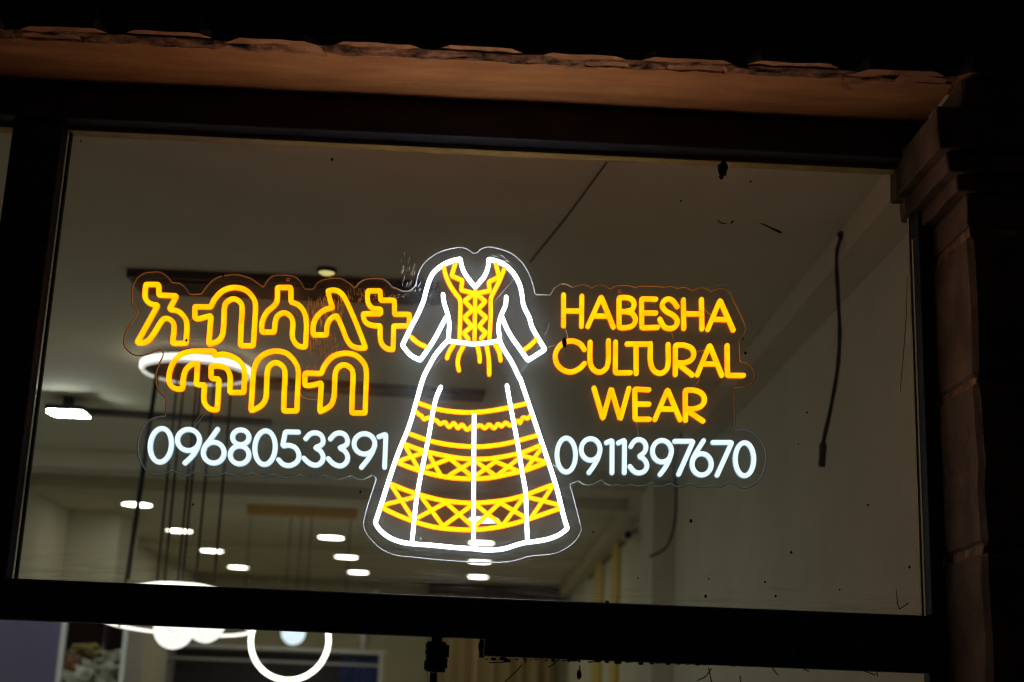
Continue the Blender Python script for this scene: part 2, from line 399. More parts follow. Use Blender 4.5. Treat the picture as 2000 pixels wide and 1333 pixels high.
def pilaster(name, xi, sgn, label):
    """stone pier with a stepped capital; xi = face toward the window, sgn = which way the pier lies"""
    t = thing(name, (xi + sgn * 0.3, 2.87, 0), label, 'pilaster')
    def X(a, b): return (min(xi + sgn * a, xi + sgn * b), max(xi + sgn * a, xi + sgn * b))
    zs = [0.0, 0.33, 0.66, 0.98, 1.30, 1.612, 1.938, 2.276, 2.586]
    for k, (a, b) in enumerate(zip(zs, zs[1:])):
        x0, x1 = X(0.0, 0.56)
        obj('shaft_block', rough_block(x0, x1, 2.735 + 0.004 * (k % 2), 3.03, a + 0.003, b - 0.005, 0.011, 0.0035, k + 3 * sgn), 'stone', t)
    steps = [(0.000, 2.598, 2.668), (-0.024, 2.668, 2.706), (-0.045, 2.706, 2.752), (-0.066, 2.752, 2.846)]
    for k, (dx, a, b) in enumerate(steps):
        x0, x1 = X(dx, 0.58); e = 0.012 * k
        obj('capital_step', rough_block(x0, x1, 2.742 - e, 3.046 if k else 3.02, a + 0.001, b - 0.001, 0.003, 0.0016, k + 20), 'stone', t)
    x0, x1 = X(-0.012, 0.62)
    obj('capital_cap', rough_block(x0, x1, 2.70, 3.0, 2.848, 2.909, 0.006, 0.003, 31), 'stone', t)
    x0, x1 = X(0.007, 0.55)
    obj('pier_core', box(x0, x1, 2.75, 3.028, 0.0, 2.84), 'mortar', t)
    return t
pilaster('stone_pilaster', XJ, 1, 'brown stone pilaster with stepped capital beside the neon sign window')
pilaster('stone_pilaster', -2.95, -1, 'brown stone pilaster with stepped capital at the far end beyond the narrow mullion')

# ------------------------------------------------------------------ window: frame members, panes, grime
win = thing('shop_window', (-0.95, 3.0, 0.05), 'dark metal framed shop window with clear glass panes in stone opening', 'window')
Y0, Y1 = 2.955, 3.006
ZT, ZB = 2.826, 1.820       # glass of the upper lights
obj('head_rail', box(-2.94, XJ - 0.003, Y0 - 0.01, 2.994, ZT, ZS + 0.02, 0.004), 'frame', win)
obj('transom', box(-2.94, XJ - 0.003, Y0, Y1, 1.738, ZB, 0.004), 'frame', win)
obj('mullion', box(-1.056, -0.946, Y0 + 0.004, Y1 - 0.003, ZB + 0.002, ZT - 0.002, 0.004), 'frame', win)
obj('jamb', box(0.956, XJ - 0.004, Y0 + 0.004, Y1 - 0.003, ZB + 0.002, ZT - 0.002, 0.003), 'frame', win)
obj('jamb', box(-2.94, -2.88, Y0 + 0.004, Y1 - 0.003, ZB + 0.002, ZT - 0.002, 0.003), 'frame', win)
obj('bead', box(-2.88, 0.9545, 2.9945, 3.030, ZT - 0.009, ZT + 0.03), 'gold', win)
obj('bead', box(-0.944, -0.938, 3.004, 3.014, ZB + 0.003, ZT - 0.011), 'brown', win)
obj('bead', box(0.949, 0.954, 3.004, 3.014, ZB + 0.003, ZT - 0.011), 'gold', win)
pane = front_only(obj('pane', box(-0.945, 0.955, 2.997, 3.003, ZB - 0.006, ZT + 0.006), 'glass', win))
front_only(obj('pane', box(-2.88, -1.055, 2.997, 3.003, ZB - 0.006, ZT + 0.006), 'glass_low', win))
# lower lights: sliding leaf on the left, fixed leaf with a deeper head on the right
obj('leaf_head', box(0.034, XJ - 0.004, Y0 + 0.006, Y1 - 0.004, 1.704, 1.7365, 0.003), 'frame', win)
obj('leaf_stile', box(0.948, XJ - 0.005, Y0 + 0.008, Y1 - 0.006, 0.12, 1.703), 'frame', win)
obj('bottom_rail', box(-2.94, XJ - 0.004, Y0 + 0.006, Y1 - 0.004, 0.0, 0.118, 0.003), 'frame', win)
lower = front_only(obj('pane', box(0.03, 0.95, 2.997, 3.003, 0.11, 1.71), 'glass_low', win))
front_only(obj('pane', box(-2.88, 0.0, 3.012, 3.018, 0.11, 1.745), 'glass_low', win))

def splat(u, v, ru, rv, seed, ang=0.0, n=18, y=2.9962, jag=0.35):
    """thin lump of dried dirt on the glass, size in photo pixels"""
    k = 0.001066; c = onY(u, v, y); V, Fc = [], []
    for i in range(n):
        a = 2 * math.pi * i / n; rr = 1 + jag * mnoise.noise(Vector((math.cos(a) * 1.7 + seed * 3, math.sin(a) * 1.7, seed)))
        x, z = ru * k * math.cos(a) * rr, rv * k * math.sin(a) * rr
        x, z = x * math.cos(ang) - z * math.sin(ang), x * math.sin(ang) + z * math.cos(ang)
        V.append((c[0] + x, y, c[2] + z))
    m = len(V); V += [(c[0] + (p[0] - c[0]) * 0.7, y - 0.0012, c[2] + (p[2] - c[2]) * 0.7) for p in V]
    Fc.append(tuple(range(m, 2 * m)))
    for i in range(n): Fc.append((i, (i + 1) % n, m + (i + 1) % n, m + i))
    return V, Fc
def streak(pts, wds, seed=0, y=2.9962):
    """dried run of dirt along photo points, width in photo pixels"""
    k = 0.001066; V, Fc = [], []
    P = [onY(u, v, y) for u, v in pts]
    for i, p in enumerate(P):
        a = P[max(i - 1, 0)]; b = P[min(i + 1, len(P) - 1)]; d = np.array([b[0]-a[0], b[2]-a[2]]); d /= np.linalg.norm(d) + 1e-9
        h = wds[i] * k / 2
        V += [(p[0] - d[1]*h, y, p[2] + d[0]*h), (p[0], y - 0.0008, p[2]), (p[0] + d[1]*h, y, p[2] - d[0]*h)]
    for i in range(len(P) - 1):
        a = 3 * i; Fc += [(a, a + 3, a + 4, a + 1), (a + 1, a + 4, a + 5, a + 2)]
    return V, Fc
o = obj('paint_splash', join(splat(1412, 330, 11, 17, 3), splat(1409, 346, 5, 6, 5)), 'dirt', pane); o['label'] = 'dried maroon paint splash high on the glass'
o = obj('paint_splash', splat(1102, 669, 5.5, 10, 8, 0.1), 'dirt', pane); o['label'] = 'small oval paint blob over the letter C'
o = obj('dirt_streak', join(streak([(1483, 436), (1495, 440), (1506, 446), (1520, 452), (1526, 455)], [1, 3, 4, 6, 4]),
                            streak([(1402, 431), (1408, 436), (1417, 437), (1420, 436)], [2, 3, 2, 1]), streak([(1427, 437), (1430, 434), (1433, 431)], [3, 4, 2])), 'grime', pane)
sp = []
for u, v, r in ((1349, 1018, 3), (1695, 987, 2.2), (1378, 1165, 3), (1515, 1165, 2.5), (1456, 690, 3), (1384, 1131, 1.8), (1776, 1108, 2.5), (1545, 1079, 2.5), (1494, 1137, 2), (1451, 662, 2),
                (649, 312, 3), (158, 276, 2), (436, 539, 2), (364, 665, 2.5), (377, 986, 2), (704, 961, 2.5), (1158, 1040, 2), (1466, 355, 2), (1330, 393, 2), (1576, 806, 2), (1559, 868, 1.5), (1186, 1178, 4), (1246, 1130, 1.5), (1640, 1152, 2)):
    sp.append(splat(u, v, r, r * 1.2, u * 0.01, n=9))
for i in range(26):
    sp.append(splat(rnd.uniform(150, 1780), rnd.uniform(350, 1180), rnd.uniform(0.6, 1.3), rnd.uniform(0.6, 1.5), i, n=6))
o = obj('dirt_specks', join(*sp), 'grime', pane); o['kind'] = 'stuff'
o = obj('dirt_streak', join(streak([(1750, 1150), (1753, 1180), (1757, 1190), (1766, 1184), (1775, 1178)], [1, 2, 3, 2, 2]), streak([(1758, 765), (1764, 700), (1770, 620), (1772, 540)], [1, 1.6, 1.4, 1])), 'grime', pane)
# damp marks above the transom
dm = []
for u, v, hgt in ((487, 1132, 22), (513, 1132, 22), (543, 1130, 20)):
    dm.append(streak([(u, v), (u + 2, v + hgt * 0.5), (u - 2, v + hgt)], [0.8, 1.4, 0.8]))
obj('water_mark', join(*dm), 'scratch', pane)
# grime along the top of the lower fixed pane
gm = []
u = 950
while u < 1826:
    vv = 1287 + (u - 945) * 0.0235
    gm.append(splat(u, vv + rnd.uniform(-1, 2), rnd.uniform(3, 9), rnd.uniform(1, 3.5), u, n=8)); u += rnd.uniform(8, 22)
for pts in ([(1390, 1306), (1378, 1322), (1362, 1330)], [(1384, 1304), (1388, 1325), (1392, 1340)], [(1506, 1302), (1520, 1320)], [(1020, 1298), (1008, 1312), (985, 1333)], [(1095, 1286), (1080, 1298), (1070, 1304)],
            [(1132, 1300), (1133, 1312), (1130, 1322)], [(1560, 1302), (1580, 1312)], [(1680, 1308), (1710, 1319)], [(1712, 1306), (1714, 1322)], [(1445, 1320), (1447, 1335)], [(955, 1295), (975, 1294), (998, 1293)], [(1024, 1284), (1026, 1296), (1029, 1290)]):
    gm.append(streak(pts, [2.2] * len(pts)))
gm.append(splat(984, 1287, 8, 3.5, 4)); gm.append(splat(1131, 1318, 5, 9, 6))
o = obj('grime_line', join(*gm), 'grime', lower); o['kind'] = 'stuff'
# latch of the sliding leaf, hung under the transom
lt = thing('door_latch', (-0.065, 2.98, 1.738), 'black ribbed latch box hanging under the window transom', 'latch')
obj('housing', box(-0.083, -0.044, 2.958, 3.005, 1.668, 1.728, 0.003), 'black', lt)
obj('neck', box(-0.074, -0.053, 2.965, 3.0, 1.726, 1.741), 'black', lt)
for k, (xa, xb, za, zb) in enumerate(((-0.0865, -0.0832, 1.672, 1.690), (-0.0855, -0.0832, 1.702, 1.712), (-0.0855, -0.0832, 1.716, 1.724), (-0.0438, -0.040, 1.676, 1.696), (-0.0438, -0.0375, 1.698, 1.722))):
    obj('rib', box(xa, xb, 2.962, 2.998, za, zb), 'black', lt)
obj('rod', box(-0.0735, -0.0595, 2.972, 2.99, 0.12, 1.667), 'black', lt)
lv = thing('window_catch', (0.028, 2.985, 1.70), 'small bent black catch at the corner of the lower pane', 'catch')
obj('lever', tube([(0.027, 2.965, 1.733), (0.0235, 2.96, 1.722), (0.027, 2.96, 1.708), (0.033, 2.965, 1.701)], 0.0028, 6), 'black', lv)
obj('plate', box(0.0245, 0.033, 2.966, 2.99, 1.7005, 1.736), 'black', lv)

# ------------------------------------------------------------------ neon sign
YP = 3.046                 # front of the acrylic
def crop(x0, y0, k=0.15): return lambda L: [((x0 + p[0] * k, y0 + p[1] * k) + tuple(p[2:])) for p in L]
c1, c2, c3, c4 = crop(250, 530), crop(530, 530), crop(310, 660), crop(480, 660)
c5, c6, c7, c8 = crop(270, 800), crop(500, 800), crop(1070, 550), crop(1190, 550)
c9, c10, c11 = crop(1130, 720), crop(1070, 820), crop(1220, 820)
c12, c13, c14, c14b, c15, c16 = crop(770, 480), crop(790, 580), crop(710, 740), crop(860, 740), crop(710, 900), crop(860, 900)
K = 1
def cr(p0, p1, p2, p3, t):
    return 0.5 * ((2*p1) + (-p0+p2)*t + (2*p0-5*p1+4*p2-p3)*t*t + (-p0+3*p1-3*p2+p3)*t**3)
def path(pts, closed=False, step=2.2, sig=1.6):
    """photo-pixel control points -> even polyline; a third value marks a corner"""
    P = [np.array(p[:2], float) for p in pts]; C = [len(p) > 2 for p in pts]; n = len(P); out = []
    m = n if closed else n - 1
    for i in range(m):
        a, b = i, (i + 1) % n
        pa = P[a]; pb = P[b]
        prev = P[(a - 1) % n] if ((closed or a > 0) and not C[a]) else pa * 2 - pb
        nxt = P[(b + 1) % n] if ((closed or b < n - 1) and not C[b]) else pb * 2 - pa
        k = max(2, int(np.linalg.norm(pb - pa) / 1.0))
        for j in range(k): out.append(cr(prev, pa, pb, nxt, j / k))
    if not closed: out.append(P[-1])
    Q = np.array(out)
    if closed: Q = np.vstack([Q, Q[:1]])
    s = np.r_[0, np.cumsum(np.linalg.norm(np.diff(Q, axis=0), axis=1))]
    k = max(3, int(s[-1] / step)); t = np.linspace(0, s[-1], k + 1)
    R = np.c_[np.interp(t, s, Q[:, 0]), np.interp(t, s, Q[:, 1])]
    if closed: R = R[:-1]
    h = int(3 * sig / step) + 1; wgt = np.exp(-0.5 * ((np.arange(-h, h + 1) * step) / sig) ** 2); wgt /= wgt.sum()
    if closed: E = np.vstack([R[-h:], R, R[:h]])
    else: E = np.vstack([2 * R[0] - R[h:0:-1] if len(R) > h else np.repeat(R[:1], h, 0), R, 2 * R[-1] - R[-2:-h - 2:-1] if len(R) > h else np.repeat(R[-1:], h, 0)])
    return np.c_[np.convolve(E[:, 0], wgt, 'valid'), np.convolve(E[:, 1], wgt, 'valid')]
PROF = [(-1, 0), (-1, 0.58), (-0.78, 0.86), (-0.3, 0.99), (0.3, 0.99), (0.78, 0.86), (1, 0.58), (1, 0)]
_lift = [0]
def flex(pts, wd=0.0109, h=0.012, closed=False, sig=1.6, yp=YP):
    """sweep the D-shaped profile of neon flex along a path drawn on the sign plane"""
    _lift[0] = (_lift[0] + 1) % 17
    base = yp - 0.0006 - 0.00007 * _lift[0]; h = h + 0.00005 * _lift[0]
    R = path(pts, closed, sig=sig); n = len(R)
    W = np.array([onY(u, v, yp - h * 0.9) for u, v in R]); XZ = W[:, [0, 2]]
    V, Fc = [], []; m = len(PROF)
    def frame(i):
        a = XZ[(i-1) % n] if (closed or i > 0) else XZ[i]; b = XZ[(i+1) % n] if (closed or i < n-1) else XZ[i]
        t = (b - a) / (np.linalg.norm(b - a) + 1e-12); return t, np.array([-t[1], t[0]])
    rings = []
    for i in range(n): t, s = frame(i); rings.append((XZ[i], s, 1.0, 1.0))
    if not closed:      # rounded ends
        t, s = frame(0); rings = [(XZ[0] - t * wd * 0.42, s, 0.35, 0.8), (XZ[0] - t * wd * 0.3, s, 0.76, 0.93)] + rings
        t, s = frame(n - 1); rings += [(XZ[-1] + t * wd * 0.3, s, 0.76, 0.93), (XZ[-1] + t * wd * 0.42, s, 0.35, 0.8)]
    for c, s, k, kh in rings:
        for u, v in PROF: V.append((c[0] + s[0] * u * wd / 2 * k, base - v * h * kh, c[1] + s[1] * u * wd / 2 * k))
    q = len(rings)
    for i in range(q if closed else q - 1):
        j = (i + 1) % q
        for k in range(m): Fc.append((i*m+k, i*m+(k+1) % m, j*m+(k+1) % m, j*m+k)[::-1])
    if not closed: Fc.append(tuple(range(m))); Fc.append(tuple((q-1)*m+k for k in range(m))[::-1])
    return V, Fc
def ell(cx, cy, rx, ry, sh=0.0, n=20):
    return [(cx + rx * math.cos(a) - sh * ry * math.sin(a), cy + ry * math.sin(a)) for a in [2 * math.pi * i / n for i in range(n)]]

sign = thing('neon_sign', (0.0, YP, 1.9), 'glowing white and amber neon dress sign on clear acrylic hung behind the glass', 'neon sign')
# --- acrylic outline
OUT = []
OUT += c1([(70, 460), (52, 350), (65, 220), (120, 100), (220, 30), (330, 15), (430, 20), (520, 80), (575, 150, K), (680, 165), (760, 230), (810, 305, K), (960, 300, K), (1040, 190), (1150, 95), (1300, 55), (1430, 50), (1580, 90), (1690, 160), (1765, 215, K), (1800, 150), (1866, 80)])
OUT += c2([(70, 55), (200, 55), (300, 75), (380, 140), (435, 235, K), (550, 235, K), (600, 160), (680, 115), (800, 95), (900, 100), (1000, 150), (1085, 225, K), (1160, 145), (1250, 105), (1400, 100), (1490, 125), (1575, 212, K), (1640, 235), (1710, 265), (1790, 265, K)])
OUT += c12([(270, 530), (310, 380), (370, 260), (470, 160), (600, 85), (760, 40), (880, 30), (960, 55), (1015, 100, K), (1080, 100, K), (1130, 50), (1230, 22), (1370, 48), (1530, 110), (1660, 220), (1750, 360), (1800, 490), (1840, 640, K)])
OUT += c7([(30, 185, K), (80, 100), (150, 45), (220, 38), (320, 80, K), (420, 42), (490, 48), (560, 90, K), (650, 48), (730, 58), (810, 100, K), (900, 58), (1050, 56), (1132, 85, K)])
OUT += c8([(400, 65), (640, 68), (680, 82, K), (800, 66), (880, 95, K), (980, 80), (1080, 125, K), (1180, 85), (1250, 95), (1320, 135, K), (1420, 92), (1500, 98), (1570, 160), (1640, 300), (1740, 510), (1775, 610), (1760, 690), (1690, 780, K), (1705, 1050, K), (1790, 1070), (1870, 1150), (1895, 1230), (1870, 1320), (1770, 1385), (1626, 1397, K)])
OUT += c11([(1432, 0), (1445, 138, K), (1560, 128), (1700, 190), (1800, 320), (1842, 500), (1800, 700), (1720, 820), (1600, 890), (1500, 885), (1420, 840), (1370, 805, K), (1300, 860), (1220, 888), (1120, 870, K), (1000, 888), (900, 860), (840, 833, K), (770, 870), (680, 878), (590, 833, K), (500, 875), (400, 870), (345, 825, K), (280, 860), (180, 870), (80, 850, K)])
OUT += c10([(980, 865), (915, 850, K), (830, 860), (760, 840), (690, 790, K), (600, 840), (520, 855), (440, 830), (400, 798, K), (290, 845, K)])
OUT += c16([(1830, 850), (1825, 940), (1750, 1060), (1600, 1170), (1450, 1225), (1180, 1250), (1000, 1300), (830, 1330)])
OUT += c15([(1400, 1325), (1000, 1300), (750, 1275), (430, 1240), (250, 1170), (120, 1060), (20, 920), (0, 800), (60, 560), (165, 240, K)])
OUT += c6([(1515, 858, K), (1400, 915), (1320, 910), (1240, 865, K), (1100, 910), (990, 900), (900, 865, K), (790, 905), (680, 900), (580, 855, K), (450, 900), (340, 890), (245, 850, K), (130, 890)])
OUT += c5([(1560, 870), (1490, 835, K), (1330, 880), (1230, 870), (1140, 835, K), (980, 880), (850, 850), (760, 800, K), (640, 870), (560, 855), (450, 800, K), (320, 855), (200, 855), (100, 790), (20, 650), (0, 500), (20, 350), (100, 190), (220, 110), (360, 90, K)])
OUT += [(325.6, 780, K), (309, 762), (304.6, 735), (312, 711), (319.6, 693), (313.6, 682.5, K), (288, 693), (264, 695), (246, 681), (243, 663), (252, 639), (270, 612)]
R = path(OUT, True, step=2.4, sig=1.2)
W = [onY(u, v, YP) for u, v in R]
bm = bmesh.new()
fr = [bm.verts.new((p[0], YP, p[2])) for p in W]
f0 = bm.faces.new(fr)
ex = bmesh.ops.extrude_face_region(bm, geom=[f0])
for q in [g for g in ex['geom'] if isinstance(g, bmesh.types.BMVert)]: q.co.y += 0.005
bmesh.ops.triangulate(bm, faces=[f for f in bm.faces if len(f.verts) > 4])
bmesh.ops.recalc_face_normals(bm, faces=bm.faces[:])
panel = front_only(obj('acrylic_panel', from_bm(bm), 'acrylic', sign))
obj('panel_edge', tube([(p[0], YP - 0.0035, p[2]) for p in W], 0.0016, 6, closed=True), 'edge', panel, smooth=True)
for u, v in ((563, 546.5), (1210, 569)):
    p = onY(u, v, YP)
    obj('grommet', tube([(p[0] + 0.0034 * math.cos(a), YP - 0.001, p[2] + 0.0034 * math.sin(a)) for a in [math.pi * k / 8 for k in range(16)]], 0.001, 6, closed=True), 'edge', panel)
    obj('hanging_wire', tube([(p[0], YP + 0.0015, p[2] + 0.002), (p[0], YP - 0.001, p[2] + 0.05), (p[0] + 0.001, YP - 0.006, 2.83)], 0.0003, 5), 'clear', sign)
# scratches in the acrylic
sc = []
def scr(u, v, du, dv, wd):
    a, b = onY(u, v, YP - 0.0004), onY(u + du, v + dv, YP - 0.0004); d = np.array([b[0]-a[0], b[2]-a[2]]); d /= np.linalg.norm(d); h = wd * 0.001066 / 2
    mx = (a[0] + b[0]) / 2; mz = (a[2] + b[2]) / 2
    return [(a[0], YP - 0.0004, a[2]), (mx - d[1]*h, YP - 0.0004, mz + d[0]*h), (b[0], YP - 0.0004, b[2]), (mx + d[1]*h, YP - 0.0004, mz - d[0]*h), (mx, YP - 0.0022, mz)], [(0, 1, 4), (1, 2, 4), (2, 3, 4), (3, 0, 4)]
for i in range(110):
    u = rnd.uniform(600, 672); t = (u - 600) / 72; v = rnd.uniform(578, 625) - 8 * t
    sc.append(scr(u, v, rnd.uniform(-0.5, 2), rnd.uniform(6, 24), rnd.uniform(0.7, 1.7)))
for i in range(90):
    u = rnd.uniform(604, 660); v = rnd.uniform(650, 688)
    sc.append(scr(u, v, rnd.uniform(-1, 2), rnd.uniform(5, 18), rnd.uniform(0.7, 1.7)))
for i in range(30): sc.append(scr(rnd.uniform(676, 712), rnd.uniform(548, 585), rnd.uniform(-1, 2), rnd.uniform(4, 16), rnd.uniform(0.6, 1.4)))
for i in range(12): sc.append(scr(rnd.uniform(596, 618), rnd.uniform(700, 730), rnd.uniform(-1, 2), rnd.uniform(5, 12), rnd.uniform(0.6, 1.2)))
for i in range(40):
    u = rnd.uniform(730, 800); sc.append(scr(u, rnd.uniform(575, 585) - (u - 730) * 0.03, rnd.uniform(-2, 3), rnd.uniform(-6, 4) + 0.5, rnd.uniform(0.6, 1.5)))
for i in range(26): sc.append(scr(rnd.uniform(795, 820), rnd.uniform(558, 572), rnd.uniform(1, 5), rnd.uniform(-9, -3), rnd.uniform(0.6, 1.4)))
for a in ((997, 553, -36, 42, 1.2), (1005, 543, -8, 9, 1), (905, 662, -4, 6, 2), (890, 645, 2, -10, 1.4), (868, 692, -26, 30, 1.1), (1040, 700, -30, 32, 0.8), (1050, 690, -36, 44, 0.8), (1010, 735, 26, -28, 0.8), (395, 805, -18, 26, 0.8),
          (955, 498, 24, 6, 1.2), (965, 505, 30, 8, 1.4), (975, 496, 14, 10, 1.6), (985, 508, 12, 4, 1.8), (760, 930, 20, -24, 0.8), (1062, 660, 8, -18, 1), (1068, 650, 6, -20, 0.8), (820, 1048, 4, 8, 1.4), (740, 1068, 8, 8, 2), (716, 1050, 10, 14, 1.2)):
    sc.append(scr(*a))
o = obj('scratches', join(*sc), 'scratch', panel); o['kind'] = 'stuff'
# the same wiped scuffs continue on the window glass beside the sign
gs = []
for i in range(24):
    u = rnd.uniform(784, 812); v = rnd.uniform(490, 565) if rnd.random() > 0.35 else rnd.uniform(505, 535)
    gs.append(streak([(u, v), (u - 1, v + rnd.uniform(3, 6)), (u - 2, v + rnd.uniform(7, 12))], [0.3, 0.6, 0.2], y=2.9965))
o = obj('scuff_marks', join(*gs), 'scratch', pane); o['kind'] = 'stuff'

def glyph(name, mat, strokes, wd=0.0104, label=None, parent=sign, sig=1.6, h=0.012):
    o = obj(name, join(*[flex(p, wd, h, closed=cl, sig=sig) for p, cl in strokes]), mat, parent, smooth=True)
    if label: o['label'] = label
    return o
# --- Ethiopic letters, first line
glyph('outline_letter', 'amber', [(c1([(225, 163, K), (393, 163, K), (393, 303, K), (625, 310, K), (530, 488, K), (640, 510), (720, 580), (758, 680), (748, 932, K), (573, 932, K), (592, 720), (565, 640), (490, 604), (430, 640), (330, 800), (260, 890), (180, 925), (108, 925, K), (150, 850), (382, 432, K), (300, 420), (235, 375), (213, 300)]), True)])
glyph('outline_letter', 'amber', [(c1([(863, 452, K), (1072, 456, K), (1125, 350), (1230, 245), (1380, 202), (1530, 240), (1628, 345), (1655, 450), (1642, 700), (1625, 962, K), (1457, 962, K), (1468, 700), (1480, 470), (1450, 390), (1370, 350), (1290, 385), (1250, 460), (1238, 700), (1222, 820), (1165, 900), (1045, 945, K), (1062, 720), (1075, 570, K), (1000, 588), (930, 608), (863, 607, K)]), True)])
glyph('outline_letter', 'amber', [(c2([(75, 202, K), (250, 202, K), (250, 392, K), (350, 432), (425, 530), (452, 690), (440, 978, K), (360, 970), (300, 920), (268, 830), (275, 660), (240, 575), (165, 532), (85, 565), (48, 640), (32, 785, K), (-130, 785, K), (-127, 660), (-67, 530), (30, 440), (70, 370)]), True)])
glyph('outline_letter', 'amber', [(c2([(732, 246, K), (800, 238), (870, 252), (940, 320), (1020, 480), (1110, 690), (1225, 990, K), (1130, 992), (1040, 960), (980, 880), (920, 730), (848, 568, K), (775, 605), (725, 690), (713, 820, K), (538, 820, K), (545, 680), (600, 570), (690, 495), (798, 462, K), (765, 380)]), True)])
glyph('outline_letter', 'amber', [(c2([(1255, 246, K), (1415, 246, K), (1420, 370, K), (1600, 370, K), (1600, 553, K), (1798, 553, K), (1790, 702, K), (1590, 704, K), (1585, 1012, K), (1510, 1003), (1440, 945), (1416, 860), (1415, 702, K), (1320, 698), (1240, 668), (1200, 610), (1193, 545, K), (1422, 545, K), (1424, 487, K), (1320, 475), (1265, 420), (1248, 340)]), True)])
# --- second line
glyph('outline_letter', 'amber', [(c3([(760, 214), (870, 210), (1000, 262), (1085, 350), (1112, 450), (1102, 705, K), (918, 705, K), (926, 560), (918, 470), (870, 390), (770, 360), (675, 365, K), (676, 522, K), (778, 530, K), (770, 700), (755, 932, K), (660, 920), (595, 850), (580, 760), (592, 608, K), (482, 602, K), (500, 325, K), (420, 342), (350, 405), (317, 500), (303, 658, K), (230, 660), (160, 625), (127, 555), (137, 430), (195, 295), (295, 205), (420, 170), (560, 166), (722, 166, K), (716, 236, K)]), True)])
glyph('outline_letter', 'amber', [(c3([(1195, 946, K), (1210, 700), (1230, 430), (1290, 275), (1400, 192), (1530, 166), (1660, 195), (1765, 300), (1813, 430), (1803, 700), (1795, 946, K), (1620, 946, K), (1630, 700), (1640, 460), (1610, 365), (1525, 315), (1445, 350), (1408, 440), (1398, 650), (1388, 780), (1325, 880)]), True)])
glyph('outline_letter', 'amber', [(c4([(768, 452, K), (978, 460, K), (1030, 345), (1130, 237), (1280, 194), (1430, 222), (1538, 330), (1568, 450), (1560, 700), (1552, 972, K), (1376, 972, K), (1385, 700), (1394, 470), (1360, 385), (1280, 344), (1205, 375), (1162, 460), (1152, 650), (1143, 770), (1095, 880), (960, 960, K), (970, 760), (982, 580, K), (900, 602), (830, 615), (763, 612, K)]), True)])
# --- left telephone number
D = 'white_digit'
glyph('digit', D, [(c5(ell(288, 462, 138, 220, 0.065)), True)])
glyph('digit', D, [(c5(ell(648, 393, 144, 138)), True), (c5([(790, 420), (755, 515), (690, 610), (600, 695)]), False)])
glyph('digit', D, [(c5(ell(977, 558, 136, 136)), True), (c5([(1030, 252), (930, 392), (870, 470), (843, 540)]), False)])
glyph('digit', D, [(c5(ell(1330, 358, 107, 97)), True), (c5(ell(1315, 588, 122, 117)), True)])
glyph('digit', D, [(c5(ell(1647, 493, 133, 220, 0.04)), True)])
glyph('digit', D, [(c6([(552, 290), (378, 286, K), (342, 472, K), (430, 462), (515, 500), (555, 590), (530, 675), (440, 725), (350, 710), (290, 650)]), False)])
glyph('digit', D, [(c6([(642, 378), (700, 315), (770, 298), (840, 325), (872, 395), (850, 455), (765, 493, K), (830, 530), (870, 600), (858, 670), (800, 718), (730, 715), (670, 680), (618, 628)]), False)])
glyph('digit', D, [(c6([(962, 382), (1020, 320), (1090, 300), (1158, 328), (1190, 400), (1168, 460), (1082, 497, K), (1150, 533), (1190, 605), (1176, 680), (1115, 728), (1050, 725), (988, 690), (938, 635)]), False)])
glyph('digit', D, [(c6(ell(1410, 443, 136, 133)), True), (c6([(1545, 455), (1508, 560), (1440, 665), (1368, 752)]), False)])
glyph('digit', D, [(c6([(1595, 352), (1690, 317, K), (1672, 752)]), False)])
# --- right telephone number
glyph('digit', D, [(c10(ell(242, 456, 121, 222)), True)])
glyph('digit', D, [(c10(ell(560, 383, 123, 141)), True), (c10([(682, 395), (655, 500), (595, 605), (535, 688)]), False)])
glyph('digit', D, [(c10([(762, 297), (840, 263, K), (838, 690)]), False)])
glyph('digit', D, [(c10([(918, 300), (1002, 261, K), (999, 690)]), False)])
glyph('digit', D, [(c10([(1082, 348), (1125, 280), (1190, 252), (1258, 285), (1282, 360), (1252, 430), (1190, 472, K), (1258, 512), (1294, 590), (1268, 660), (1195, 690), (1125, 668), (1070, 603)]), False)])
glyph('digit', D, [(c10(ell(1490, 406, 124, 141)), True), (c10([(1614, 418), (1582, 525), (1525, 630), (1463, 712)]), False)])
glyph('digit', D, [(c10([(1652, 277), (1898, 276, K), (1706, 710)]), False)])
glyph('digit', D, [(c11(ell(1008, 577, 125, 139)), True), (c11([(1033, 268), (935, 425), (893, 510), (884, 560)]), False)])
glyph('digit', D, [(c11([(1152, 292), (1402, 291, K), (1208, 722)]), False)])
glyph('digit', D, [(c11(ell(1567, 510, 120, 216)), True)])
# --- Latin letters
A = 'amber'
glyph('letter', A, [(c7([(207, 168), (207, 570)]), False), (c7([(445, 183), (441, 577)]), False), (c7([(215, 375), (438, 378)]), False)])
glyph('letter', A, [(c7([(522, 580), (697, 190, K), (857, 588)]), False), (c7([(610, 440), (790, 445)]), False)])
glyph('letter', A, [(c7([(930, 202, K), (1040, 202), (1108, 235), (1128, 300), (1095, 362), (1020, 382), (1100, 405), (1147, 490), (1110, 565), (1030, 592), (932, 592, K)]), True), (c7([(935, 383), (1040, 383)]), False)])
glyph('letter', A, [(c7([(1412, 224), (1224, 217, K), (1227, 595, K), (1435, 590)]), False), (c7([(1240, 400), (1412, 403)]), False)])
glyph('letter', A, [(c7([(1690, 322), (1630, 242), (1568, 220), (1512, 250), (1494, 312), (1545, 380), (1635, 430), (1690, 500), (1668, 578), (1590, 605), (1515, 578), (1462, 482)]), False)])
glyph('letter', A, [(c8([(970, 232), (975, 607)]), False), (c8([(1205, 228), (1212, 612)]), False), (c8([(985, 412), (1200, 415)]), False)])
glyph('letter', A, [(c8([(1287, 620), (1447, 237, K), (1620, 628)]), False), (c8([(1370, 485), (1545, 490)]), False)])
